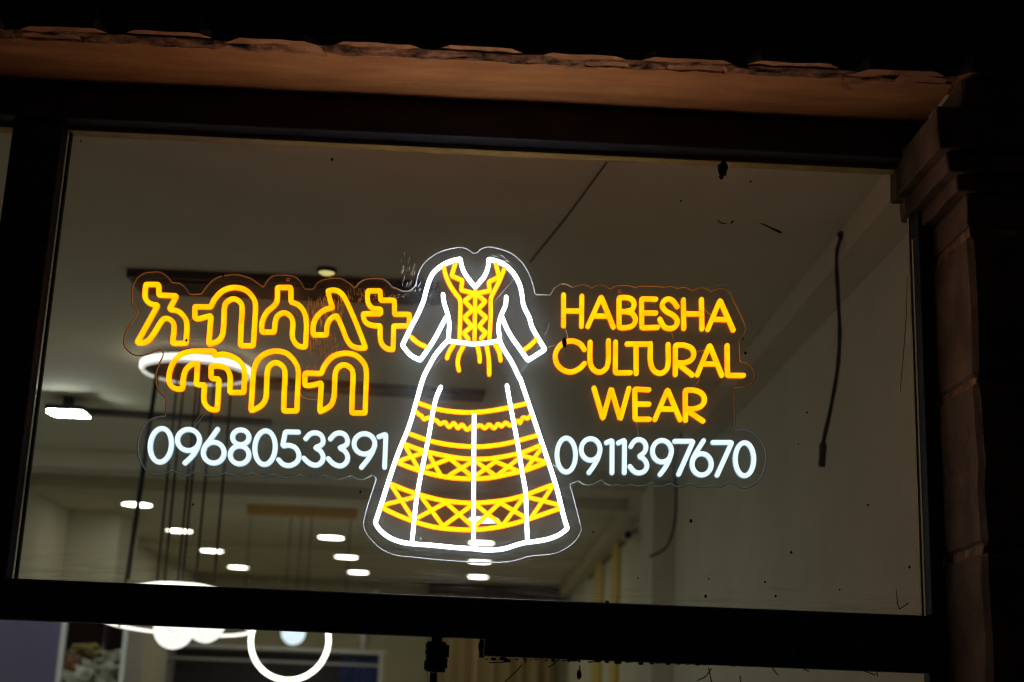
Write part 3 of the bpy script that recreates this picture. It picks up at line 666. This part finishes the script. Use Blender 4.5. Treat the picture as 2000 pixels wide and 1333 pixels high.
glyph('letter', A, [(c7([(480, 880), (420, 802), (320, 766), (220, 785), (132, 865), (97, 970), (130, 1080), (210, 1150), (310, 1170), (410, 1130), (482, 1060)]), False)])
glyph('letter', A, [(c7([(553, 782), (553, 1030), (590, 1130), (672, 1175), (757, 1130), (790, 1030), (792, 762)]), False)])
glyph('letter', A, [(c7([(885, 782), (882, 1183, K), (1082, 1180)]), False)])
glyph('letter', A, [(c7([(1032, 806), (1312, 808)]), False), (c7([(1152, 825), (1155, 1193)]), False)])
glyph('letter', A, [(c7([(1340, 800), (1340, 1030), (1380, 1145), (1460, 1190), (1542, 1150), (1573, 1050), (1570, 812)]), False)])
glyph('letter', A, [(c7([(1665, 1208), (1666, 822, K), (1780, 822), (1878, 865), (1906, 940), (1878, 1010), (1790, 1050), (1675, 1052)]), False), (c7([(1715, 1078), (1888, 1213)]), False)])
glyph('letter', A, [(c8([(1150, 1212), (1312, 820, K), (1473, 1218)]), False), (c8([(1230, 1066), (1400, 1070)]), False)])
glyph('letter', A, [(c8([(1540, 827), (1546, 1217, K), (1755, 1217)]), False)])
glyph('letter', A, [(c9([(203, 248), (320, 645, K), (428, 255, K), (547, 655, K), (660, 252)]), False)])
glyph('letter', A, [(c9([(922, 271), (735, 262, K), (741, 656, K), (928, 656)]), False), (c9([(750, 457), (922, 459)]), False)])
glyph('letter', A, [(c9([(997, 662), (1163, 270, K), (1328, 663)]), False), (c9([(1080, 521), (1270, 525)]), False)])
glyph('letter', A, [(c9([(1398, 672), (1394, 277, K), (1500, 275), (1600, 312), (1646, 395), (1610, 478), (1510, 519), (1405, 519)]), False), (c9([(1438, 553), (1628, 680)]), False)])
# --- the dress
Wm, Ym = 'white_front', 'yellow'
dress = glyph('dress_outline', Wm, [
    (c12([(1055, 530, K), (980, 445), (910, 340), (876, 250), (862, 165, K), (750, 192), (620, 252), (510, 345), (450, 465), (410, 600), (378, 720), (300, 900), (225, 1040)]) + [(785.5, 674, K), (802, 693), (820.5, 703, K)] + c13([(300, 685), (400, 530), (470, 395), (540, 265)]), False),
    (c12([(1055, 530, K), (1120, 462), (1182, 380), (1222, 270), (1230, 166, K), (1380, 212), (1490, 282), (1580, 392), (1640, 520), (1665, 640), (1677, 740), (1705, 820), (1760, 930), (1790, 1040)]) + c13([(1720, 495), (1832, 680, K), (1608, 822, K), (1500, 665), (1400, 525), (1330, 400), (1275, 265)]), False),
    (c12([(635, 632), (650, 740), (690, 870), (714, 990), (712, 1110), (700, 1220)]) + c13([(500, 632), (400, 755), (335, 870), (245, 1050), (162, 1330)]) + c14([(590, 620)]) + c15([(412, 5), (150, 812, K), (220, 910), (340, 1000), (480, 1055), (630, 1080), (900, 1100), (1200, 1130), (1430, 1145)]) + c16([(560, 1160), (720, 1158), (850, 1140), (1000, 1092), (1110, 1065), (1250, 1047), (1400, 1020), (1550, 962), (1657, 882, K), (1600, 690)]) + c14b([(1490, 1330), (1270, 670), (1045, 5)]) + c13([(1500, 1060), (1400, 850), (1300, 690), (1245, 575)]) + c12([(1375, 1200), (1362, 1110), (1365, 1000), (1402, 880), (1450, 770), (1458, 665)]), False)],
    0.0088, h=0.0135)
glyph('waist_line', Wm, [(c13([(565, 566), (700, 585), (850, 603), (960, 603), (1100, 590), (1245, 563)]), False)], 0.0088, parent=dress, h=0.0135)
glyph('skirt_seam', Wm, [(c14([(1005, 105), (950, 235), (905, 420), (838, 800)]) + c15([(700, 430), (630, 1070)]), False)], 0.0086, parent=dress, h=0.0135)
glyph('skirt_seam', Wm, [([(926, 811), (924.8, 1069)], False)], 0.0086, parent=dress, h=0.0135)
glyph('skirt_seam', Wm, [(c14b([(868, 85), (915, 350), (1000, 800), (1075, 1260)]) + c16([(1112, 440), (1135, 1062)]), False)], 0.0086, parent=dress, h=0.0135)
TH = 0.0092
def y_part(name, *strokes, sig=1.3, wd=TH): return glyph(name, Ym, [(s, False) for s in strokes], wd, parent=dress, sig=sig, h=0.0112)
y_part('bodice_line', c12([(645, 270), (672, 385), (730, 515), (800, 620), (858, 705), (860, 900), (850, 1215)]))
y_part('bodice_line', c12([(1440, 285), (1370, 450), (1300, 590), (1258, 690), (1258, 900), (1240, 1215)]))
y_part('bodice_line', c12([(1055, 585), (1046, 1215)]))
y_part('neck_zigzag', c12([(795, 232), (745, 385, K), (888, 448, K), (870, 572, K), (1035, 615)]), sig=0.9)
y_part('neck_zigzag', c12([(1325, 232), (1365, 400, K), (1230, 468, K), (1245, 582, K), (1090, 612)]), sig=0.9)
y_part('bodice_lacing', c12([(1005, 645), (915, 712, K), (1020, 828, K), (912, 930, K), (1012, 1045, K), (905, 1130, K), (968, 1212)]), sig=0.8)
y_part('bodice_lacing', c12([(1095, 645), (1188, 720, K), (1085, 828, K), (1198, 930, K), (1103, 1045, K), (1195, 1130, K), (1130, 1205)]), sig=0.8)
y_part('cuff_band', c12([(220, 1185), (310, 1262), (405, 1308)]))
y_part('cuff_band', c13([(1715, 552), (1640, 625), (1552, 690)]))
for s in ([(640, 620), (582, 710), (552, 790)], [(770, 632), (712, 745), (692, 855), (710, 950)], [(950, 642), (976, 745), (981, 835)], [(1070, 635), (1098, 800), (1104, 1005)], [(1178, 612), (1230, 705), (1253, 820)]):
    y_part('tassel', c13(s))
y_part('skirt_band', c14([(718, 312), (900, 375), (1100, 415), (1300, 432), (1500, 430), (1700, 405), (1900, 368)]) + c14b([(1128, 316)]))
y_part('wavy_trim', c14([(690, 425), (720, 462), (752, 475), (785, 522), (840, 502), (885, 515), (950, 540), (1000, 585), (1060, 560), (1115, 625), (1175, 572), (1230, 640), (1280, 592), (1350, 660), (1410, 612), (1460, 625), (1520, 602), (1580, 640), (1635, 592), (1700, 640), (1750, 582), (1800, 615), (1850, 566), (1910, 605), (1965, 575), (2010, 540)]) + c14b([(1040, 575), (1075, 502), (1140, 510), (1178, 470)]), sig=0.8, wd=0.0085)
y_part('skirt_band', c14([(585, 707), (800, 785), (1000, 835), (1200, 865), (1430, 880), (1600, 875), (1800, 850)]) + c14b([(1000, 806), (1268, 731)]))
y_part('skirt_band', c14([(530, 845), (750, 925), (1000, 985), (1250, 1030), (1450, 1041), (1650, 1035), (1900, 995)]) + c14b([(1100, 945), (1300, 865)]))
y_part('skirt_band', c14([(460, 1095), (600, 1150), (800, 1215), (1000, 1262), (1200, 1290), (1440, 1298), (1650, 1285)]) + c14b([(850, 1246), (1100, 1190), (1380, 1088)]))
y_part('skirt_band', c15([(368, 305), (550, 380), (740, 442), (1000, 510), (1250, 540), (1430, 548), (1650, 535)]) + c16([(900, 500), (1130, 435), (1460, 313)]))
y_part('skirt_band', c15([(250, 615), (450, 710), (660, 790), (900, 857), (1150, 888), (1430, 897)]) + c16([(700, 870), (900, 830), (1130, 765), (1550, 623)]))
for cc, segs in ((c14, [((545, 880), (720, 1175)), ((475, 1062), (770, 962)), ((825, 1150), (1125, 1035)), ((862, 1005), (1000, 1245)), ((1135, 1045), (1395, 1255)), ((1120, 1250), (1398, 1085))]),
                 (c14b, [((482, 1085), (722, 1262)), ((482, 1245), (718, 1075)), ((732, 1080), (1035, 1208)), ((752, 1248), (1008, 1045)), ((1092, 1002), (1380, 1080)), ((1112, 1180), (1315, 905))]),
                 (c15, [((372, 335), (638, 745)), ((275, 570), (695, 462)), ((712, 738), (1055, 552)), ((765, 485), (1018, 828)), ((1082, 552), (1415, 848)), ((1052, 838), (1418, 572))]),
                 (c16, [((465, 572), (788, 828)), ((465, 838), (758, 562)), ((792, 552), (1105, 738)), ((822, 828), (1078, 485)), ((1145, 472), (1535, 570)), ((1172, 758), (1455, 345))])):
    for a, b in segs: y_part('lattice_bar', cc([a, b]), wd=0.0086)
# feed wires between the tubes
for pts in (c7([(225, 600), (245, 665), (262, 740)]), c13([(1865, 668), (1905, 645), (1955, 632)]), c8([(800, 640), (820, 690), (835, 760)]), c8([(1240, 355), (1285, 410), (1330, 435)]), c8([(1140, 912), (1190, 905), (1250, 895)]), c9([(1555, 110), (1580, 150), (1530, 205)]), c9([(750, 690), (768, 780), (778, 870)]),
            c5([(862, 62), (790, 150), (730, 225)]), c1([(795, 655), (810, 640), (835, 625)]), c10([(70, 585), (95, 605), (125, 625)]), c4([(712, 725), (745, 780), (830, 805), (930, 808)])):
    obj('feed_wire', tube([onY(u, v, YP - 0.003) for u, v in pts], 0.0005, 5), 'edge', sign)

# ------------------------------------------------------------------ lights and fittings inside
def downlight(x, y, label):
    t = thing('downlight', (x, y, ZC), label, 'ceiling light', 'round downlights in rows along the ceiling')
    obj('trim_ring', lathe([(0.148, 0), (0.146, -0.006), (0.138, -0.008), (0.124, -0.006), (0.124, 0)], (x, y, ZC), 28), 'white', t, smooth=True)
    obj('diffuser', lathe([(0.122, 0.0), (0.122, -0.004), (0.10, -0.006), (0.03, -0.0065)], (x, y, ZC), 28), 'down', t, smooth=True)
    return t
d0 = None
ROWS = [(-2.83, [12.02, 13.85, 15.67, 17.55], 'glowing downlight in the row along the left shop wall'),
        (-1.372, [13.89, 15.74, 17.55], 'glowing downlight in the row behind the wooden bar'),
        (0.088, [12.06, 13.80, 15.64, 17.50], 'glowing downlight in the row behind the dress')]
for x, ys, lab0 in ROWS:
    for iy, y in enumerate(ys):
        lab = lab0 + ', ' + ['nearest the back wall', 'second from the back wall', 'third from the back wall', 'fourth from the back wall'][len(ys) - 1 - iy]
        if d0 is None: d0 = downlight(x, y, lab)
        else:
            r = d0.copy(); COL.objects.link(r); r.location = (x, y, ZC); r['label'] = lab
            for ch in list(d0.children):
                c = ch.copy(); COL.objects.link(c); c.parent = r
def torus(c, R, r, axis='z', n=64, m=10, tilt=0.0, tx=0.0):
    V, Fc = [], []
    for i in range(n):
        a = 2 * math.pi * i / n
        for k in range(m):
            b = 2 * math.pi * k / m; q = R + r * math.cos(b)
            p = (q * math.cos(a), q * math.sin(a), r * math.sin(b)) if axis == 'z' else (q * math.cos(a), r * math.sin(b), q * math.sin(a))
            p = Matrix.Rotation(tx, 3, 'X') @ Matrix.Rotation(tilt, 3, 'Y') @ Vector(p)
            V.append((c[0] + p[0], c[1] + p[1], c[2] + p[2]))
    for i in range(n):
        for k in range(m): Fc.append((i*m+k, ((i+1) % n)*m+k, ((i+1) % n)*m+(k+1) % m, i*m+(k+1) % m))
    return V, Fc
# first chandelier: glowing ring canopy at the ceiling, long wires, globes inside hoops
zr = ZC - 0.055
pc = onZ(383, 722, zr); cx, cy = pc[0], pc[1]
ch = thing('ring_chandelier', (cx, cy, ZC), 'chandelier with glowing ring canopy, long black wires and crystal globes', 'chandelier')
obj('canopy_disc', lathe([(0.10, 0.053), (0.10, 0.0), (0.236, -0.006), (0.236, -0.016)], (cx, cy, zr), 40), 'mirror', ch)
def band(c, r0, r1, z0, z1, n=64):
    return lathe([(r0, z0), (r0, z1), (r1, z1), (r1, z0), (r0, z0)], c, n)[0], [f for f in lathe([(r0, z0), (r0, z1), (r1, z1), (r1, z0), (r0, z0)], c, n)[1] if len(f) == 4]
obj('light_band', band((cx, cy, zr), 0.253, 0.259, -0.012, 0.013), 'ring', ch)
obj('inner_band', band((cx, cy, zr), 0.240, 0.2525, -0.024, 0.020), 'ringin', ch)
g1, g2 = onY(340, 1228, cy - 0.04), onY(402, 1218, cy + 0.05)
for (a, b, gz) in ((-0.19, 0.02, g1[2]), (-0.16, -0.06, 2.1), (-0.10, 0.08, 2.1), (-0.045, -0.03, g1[2] + 0.09), (0.0, 0.05, 2.1), (0.045, -0.08, g2[2] + 0.08), (0.085, 0.03, 2.1), (0.17, 0.02, 2.1)):
    ex_ = cx + a * (1.0 if a > -0.15 else 1.25); 
    obj('suspension_wire', tube([(cx + a, cy + b, zr), (ex_, cy + b * 0.9, gz)], 0.0058, 6), 'wireblk', ch)
obj('globe', ballish((g1[0], g1[1], g1[2]), 0.092, 1, 0.02, 3, freq=6), 'globe', ch, smooth=True)
obj('globe', ballish((g2[0], g2[1], g2[2]), 0.088, 2, 0.02, 3, freq=6), 'globe', ch, smooth=True)
hc = onY(345, 1221, cy)
obj('hoop', torus((hc[0], hc[1], hc[2]), 0.330, 0.0075, tilt=0.02, tx=-0.085), 'hoopdim', ch, smooth=True)
tp = onY(350, 1149, cy)
obj('disc_lamp', lathe([(0.02, 0.024), (0.12, 0.018), (0.20, 0.0), (0.19, -0.02), (0.05, -0.03)], (tp[0], tp[1], tp[2]), 40), 'disc', ch, smooth=True)
for k in range(6):
    a = k * math.pi / 3; obj('hoop_stay', tube([(hc[0] + 0.325 * math.cos(a), hc[1] + 0.325 * math.sin(a), hc[2]), (tp[0] + 0.1 * math.cos(a), tp[1] + 0.1 * math.sin(a), tp[2])], 0.0025, 5), 'wireblk', ch)
# second chandelier: wooden bar at the ceiling, upright hoop lamp with a globe in it
b0, b1 = onZ(486, 997, ZC - 0.04), onZ(697, 1003, ZC - 0.04); by = (b0[1] + b1[1]) / 2
c2d = thing('bar_chandelier', ((b0[0] + b1[0]) / 2, by, ZC), 'chandelier with honey wooden ceiling bar and upright glowing hoop', 'chandelier')
obj('ceiling_bar', box(b0[0], b1[0], by - 0.06, by + 0.06, ZC - 0.085, ZC - 0.001, 0.006), 'wood', c2d)
rc = onY(566, 1251, by)
for x, zend in ((b0[0] + 0.03, 2.2), (b0[0] + 0.36, rc[2] + 0.3), (b0[0] + 0.45, rc[2] + 0.05), (b0[0] + 0.53, rc[2] + 0.32), (b1[0] - 0.05, 2.2)):
    obj('suspension_wire', tube([(x, by, ZC - 0.06), (x, by, zend)], 0.0035, 5), 'wireblk', c2d)
obj('hoop_lamp', torus((rc[0], by, rc[2]), 0.312, 0.0135, 'y'), 'hoop', c2d, smooth=True)
gg = onY(573, 1236, by - 0.03); obj('globe', ballish(gg, 0.098, 4, 0.02, 3, freq=6), 'globe2', c2d, smooth=True)
# floodlight near the left wall and conduits on the ceiling
f0_, f1_ = onZ(92, 806, ZC - 0.10), onZ(160, 812, ZC - 0.10)
fl = thing('floodlight', (f0_[0] + 0.1, f0_[1] + 0.05, ZC), 'small bright white LED floodlight fixed to the ceiling', 'floodlight')
xa, xb, yf = f0_[0], f0_[0] + 0.185, f0_[1]
obj('housing', box(xa - 0.012, xb + 0.012, yf - 0.02, yf + 0.18, ZC - 0.085, ZC - 0.055, 0.006), 'black', fl)
V = [(xa, yf - 0.005, ZC - 0.098), (xb, yf - 0.005, ZC - 0.098), (xb, yf + 0.165, ZC - 0.088), (xa, yf + 0.165, ZC - 0.088)]
obj('led_panel', (V + [(v[0], v[1], ZC - 0.0855) for v in V], [(3, 2, 1, 0), (4, 5, 6, 7), (0, 1, 5, 4), (1, 2, 6, 5), (2, 3, 7, 6), (3, 0, 4, 7)]), 'flood', fl)
obj('bracket', box(xa + 0.07, xa + 0.11, yf + 0.03, yf + 0.1, ZC - 0.056, ZC - 0.001), 'black', fl)
a, b = onZ(165, 797, ZC), onZ(530, 822, ZC)
tag(obj('ceiling_conduit', strip((a[0], a[1] + 0.05), b, 0.10, 0.022, ZC - 0.001), 'brown'), 'thin dark conduit on the ceiling leading from the floodlight', 'conduit')
a, b = onZ(500, 742, ZC), onZ(945, 768, ZC)
tag(obj('ceiling_track', strip(a, b, 0.17, 0.03, ZC - 0.001), 'brown'), 'dark ceiling track running behind the sleeve of the neon dress', 'track')
a, b = onZ(262, 542, ZC), onZ(860, 566, ZC)
vent = thing('ceiling_air_vent', (a[0], a[1], ZC), 'long dark slot vent in the ceiling above the amber outline letters', 'vent')
obj('vent_body', strip(a, b, 0.22, 0.03, ZC - 0.001), 'brown', vent)
for k in range(5):
    yo = -0.08 + 0.04 * k; obj('vent_slat', strip((a[0] + 0.02, a[1] + yo), (b[0] - 0.02, b[1] + yo), 0.012, 0.012, ZC - 0.031), 'brown', vent)
p = onZ(638, 534, ZC - 0.015)
sl = thing('spot_lamp', (p[0], p[1], ZC), 'small weak yellow lamp at the dark ceiling vent', 'lamp')
obj('lens', lathe([(0.028, 0.012), (0.030, 0.0), (0.02, -0.006)], (p[0], p[1], ZC - 0.014), 20), 'dim', sl)
obj('collar', lathe([(0.037, 0.012), (0.037, 0.001), (0.032, 0.0)], (p[0], p[1], ZC - 0.0135), 20), 'brown', sl)
a, b = onZ(1196, 303, ZC - 0.003), onZ(1036, 512, ZC - 0.003)
tag(obj('ceiling_wire', tube([a, (a + b) / 2 + np.array([0.006, 0, 0]), b], 0.0035, 6), 'brown'), 'thin wire crossing the ceiling above the dress neckline', 'wire')
# loose cables hanging from the edge of the side beam
def cable(photo, x0, label, taped):
    top = onX(*photo[0], x0); y = top[1]
    P = [onY(u, v, y) for u, v in photo]; P[0] = np.array([x0 - 0.004, y, ZC - 0.03])
    L = []
    for i in range(len(P) - 1):
        for k in range(6): L.append(cr(P[max(i-1, 0)], P[i], P[i+1], P[min(i+2, len(P)-1)], k / 6))
    L.append(P[-1])
    t = thing('hanging_cable', tuple(P[0]), label, 'cable')
    obj('cable_run', tube(L, [0.0056 + 0.0035 * abs(mnoise.noise(Vector((i * 0.31, y, 0)))) for i in range(len(L))], 8), 'cable', t, smooth=True)
    if taped:
        e, e2 = Vector(P[-1]), Vector(P[-2]); d = (e - e2).normalized()
        obj('taped_end', tube([e - d * 0.07, e - d * 0.06, e - d * 0.02, e, e + d * 0.006], [0.009, 0.0125, 0.011, 0.0125, 0.009], 8), 'black', t)
    obj('wall_plug', ballish((P[0][0], P[0][1], P[0][2]), 0.014, 3, 0.2, 2), 'black', t)
    return t
cable([(1645, 432), (1634, 500), (1637, 580), (1640, 650), (1636, 720), (1622, 800), (1608, 865), (1605, 908)], 1.148, 'loose black cable with taped end hanging near the stone pilaster', True)
cable([(1333, 842), (1322, 880), (1316, 915), (1321, 960), (1318, 1020), (1306, 1062), (1290, 1078), (1268, 1088)], 1.148, 'loose black cable curling behind the last digits of the white number', False)
# pipe and small camera high on the right wall
a, b = onX(1240, 1040, XR - 0.02), onX(1150, 1112, XR - 0.02)
tag(obj('wall_pipe', tube([(XR - 0.015, a[1], 2.99), (XR - 0.015, b[1], 2.99)], 0.012, 8), 'brown'), 'thin pipe along the top of the right shop wall', 'pipe')
pcam = onX(1225, 1044, XR - 0.09)
sc_ = thing('security_camera', tuple(pcam), 'small pale security camera high on the right shop wall', 'camera')
obj('body', tube([(pcam[0] + 0.005, pcam[1] + 0.1, pcam[2]), (pcam[0], pcam[1] - 0.06, pcam[2] - 0.01)], 0.04, 14), 'white', sc_)
obj('lens', tube([(pcam[0], pcam[1] - 0.061, pcam[2] - 0.01), (pcam[0], pcam[1] - 0.07, pcam[2] - 0.011)], 0.03, 14), 'black', sc_)
obj('arm', tube([(pcam[0], pcam[1] + 0.05, pcam[2]), (XR - 0.003, pcam[1] + 0.05, pcam[2] + 0.02)], 0.012, 8), 'white', sc_)

# ------------------------------------------------------------------ furnishings seen under the transom
# curtain across the back wall
V, Fc = [], []
n = 200
for i in range(n + 1):
    x = -0.45 + 1.58 * i / n
    fold = 0.05 * math.sin(x * 34 + 1.5 * mnoise.noise(Vector((x * 3, 0, 0)))) + 0.02 * mnoise.noise(Vector((x * 19, 3, 0)))
    for k, z in enumerate((ZF + 0.02, 1.2, 2.2, 2.985)): V.append((x, YB - 0.10 + fold * (1.0 if k < 3 else 0.7), z))
for i in range(n):
    for k in range(3): a = i * 4 + k; Fc.append((a, a + 4, a + 5, a + 1))
tag(obj('curtain', (V, Fc), 'curtain', smooth=True), 'tan pleated curtain hanging across the back of the shop', 'curtain')
# pale tied-back drape beside it
V, Fc = [], []
p0, p1 = onY(709, 1150, YB - 0.25), onY(741, 1150, YB - 0.25)
for k in range(13):
    t = k / 12; z = 3.02 - t * 1.5
    xl = p0[0] + 0.02 * math.sin(k * 1.3); wd = (p1[0] - p0[0]) * (1.0 - 0.75 * min(1, t * 2.2)) if t < 0.45 else (p1[0] - p0[0]) * (0.2 + 0.5 * (t - 0.45))
    for i in range(9):
        a = i / 8; V.append((xl + wd * a, YB - 0.25 + 0.03 * math.sin(i * 1.9), z - (0.0 if t > 0.1 else 0.12 * (1 - a))))
for k in range(12):
    for i in range(8): a = k * 9 + i; Fc.append((a, a + 9, a + 10, a + 1))
tag(obj('tied_drape', (V, Fc), 'white', smooth=True), 'pale drape gathered to one side at the back of the shop', 'drape')
# lavender cupboard with an open bay
cb = thing('wall_cupboard', (-2.8, 9.2, ZF), 'lavender cupboard with white posts and an open bay of bagged goods', 'cupboard')
YC = 9.0
xp0, xp1 = onY(118, 1300, YC)[0], onY(238, 1300, YC)[0]
obj('cupboard_door', box(-3.30, xp0 - 0.022, YC, YC + 0.03, ZF + 0.05, 2.05), 'lav', cb)
obj('carcass', join(box(-3.30, xp1, YC + 0.46, YC + 0.48, ZF, 2.05), box(-3.32, -3.30, YC + 0.002, YC + 0.48, ZF, 2.05)), 'lav', cb)
obj('post', box(xp0 - 0.02, xp0 + 0.012, YC - 0.004, YC + 0.03, ZF, 2.07), 'white', cb)
obj('post', box(xp1 - 0.012, xp1 + 0.02, YC - 0.004, YC + 0.46, ZF, 2.07), 'white', cb)
obj('divider', box(-2.298, -2.282, YC + 0.22, YC + 0.458, 1.62, 2.049), 'lav', cb)
obj('top_board', box(-3.32, xp1 + 0.02, YC - 0.006, YC + 0.48, 2.071, 2.095), 'white', cb)
for z in (0.5, 0.95, 1.40): obj('shelf', box(xp0 + 0.013, xp1 - 0.013, YC + 0.01, YC + 0.458, z, z + 0.02), 'lav', cb)
zsh = 1.56
obj('shelf', box(xp0 + 0.013, xp1 - 0.013, YC + 0.012, YC + 0.458, zsh - 0.02, zsh), 'lav', cb)
spec = [(-2.37, 0.10, 1.650, 'bag', 'cloudy plastic bag of goods at the front of the lavender cupboard shelf', (1.15, 0.8, 0.85)), (-2.205, 0.11, 1.655, 'bag', 'pale crumpled bag beside the right post of the lavender cupboard', (0.8, 0.8, 0.9)),
        (-2.375, 0.20, 1.855, 'bag2', 'ochre cloth bundle in plastic leaning high in the lavender cupboard', (0.95, 0.7, 0.40)), (-2.21, 0.22, 1.79, 'bag', 'milky plastic bundle piled behind in the lavender cupboard', (0.8, 0.7, 0.6)),
        (-2.435, 0.09, 1.74, 'bag3', 'dark green and red cloth bundle beside the left cupboard post', (0.45, 0.6, 0.75)), (-2.32, 0.20, 1.755, 'bag', 'grey plastic bag wedged between the ochre bundle and the front bags', (0.9, 0.7, 0.5))]
for k, (x, dy, zc, m, lab, sq) in enumerate(spec):
    r = 0.112
    tag(obj('goods_bag', ballish((x, YC + dy, zc), r, k + 5, 0.75, 3, sq, 1.7), m, loc=(x, YC + dy, zc - r * sq[2])), lab, 'bag', 'bagged goods in the lavender cupboard')
# dark display cabinet with white top
YD = 12.7
xd0, xd1 = -2.62, onY(741, 1280, YD)[0]; zt = onY(640, 1272, YD)[2]
dc = thing('display_cabinet', ((xd0 + xd1) / 2, YD + 0.2, ZF), 'charcoal display cabinet with white top board and blue cloth inside', 'cabinet')
obj('top_board', box(xd0, xd1 + 0.05, YD - 0.02, YD + 0.42, zt - 0.012, zt + 0.02), 'white', dc)
obj('back_panel', box(xd0 + 0.02, xd1 - 0.001, YD + 0.38, YD + 0.40, ZF, zt - 0.014), 'darkcab', dc)
obj('side_post', box(xd1, xd1 + 0.035, YD - 0.01, YD + 0.40, ZF, zt - 0.014), 'white', dc)
obj('side_post', box(xd0, xd0 + 0.019, YD - 0.01, YD + 0.40, ZF, zt - 0.014), 'white', dc)
obj('rail', tube([(xd0 + 0.02, YD + 0.06, zt - 0.105), (xd1, YD + 0.06, zt - 0.105)], 0.013, 10), 'white', dc)
obj('shelf', box(xd0 + 0.021, xd1 - 0.002, YD + 0.02, YD + 0.378, 1.2, 1.225), 'darkcab', dc)
V, Fc = [], []
for i in range(41):
    x = xd1 - 0.36 + 0.34 * i / 40; yy = YD + 0.30 + 0.02 * math.sin(i * 0.9)
    V += [(x, yy, 1.24), (x, yy, zt - 0.03)]
for i in range(40): Fc.append((2*i, 2*i+2, 2*i+3, 2*i+1))
tag(obj('hanging_cloth', (V, Fc), 'blue', smooth=True), 'blue cloth hanging at the post end of the charcoal cabinet', 'cloth')
for k, (u, m) in enumerate(((470, 'bag3'), (400, 'bag2'), (330, 'bag3'), (265, 'bag3'))):
    p = onY(u, 1330, YD + 0.15)
    tag(obj('folded_goods', ballish((p[0], YD + 0.17, 1.30), 0.10, k + 30, 0.2, 3, (1.4, 1.0, 0.75), 2.5), m, smooth=True, loc=(p[0], YD + 0.17, 1.225)), ['green and red cloth bundle on the cabinet shelf, nearest the blue cloth', 'ochre cloth bundle on the charcoal cabinet shelf', 'green and red cloth bundle just past the ochre one from the blue cloth', 'green and red cloth bundle at the cabinet end by the lavender cupboard'][k], 'bundle', 'bundles in the charcoal cabinet')
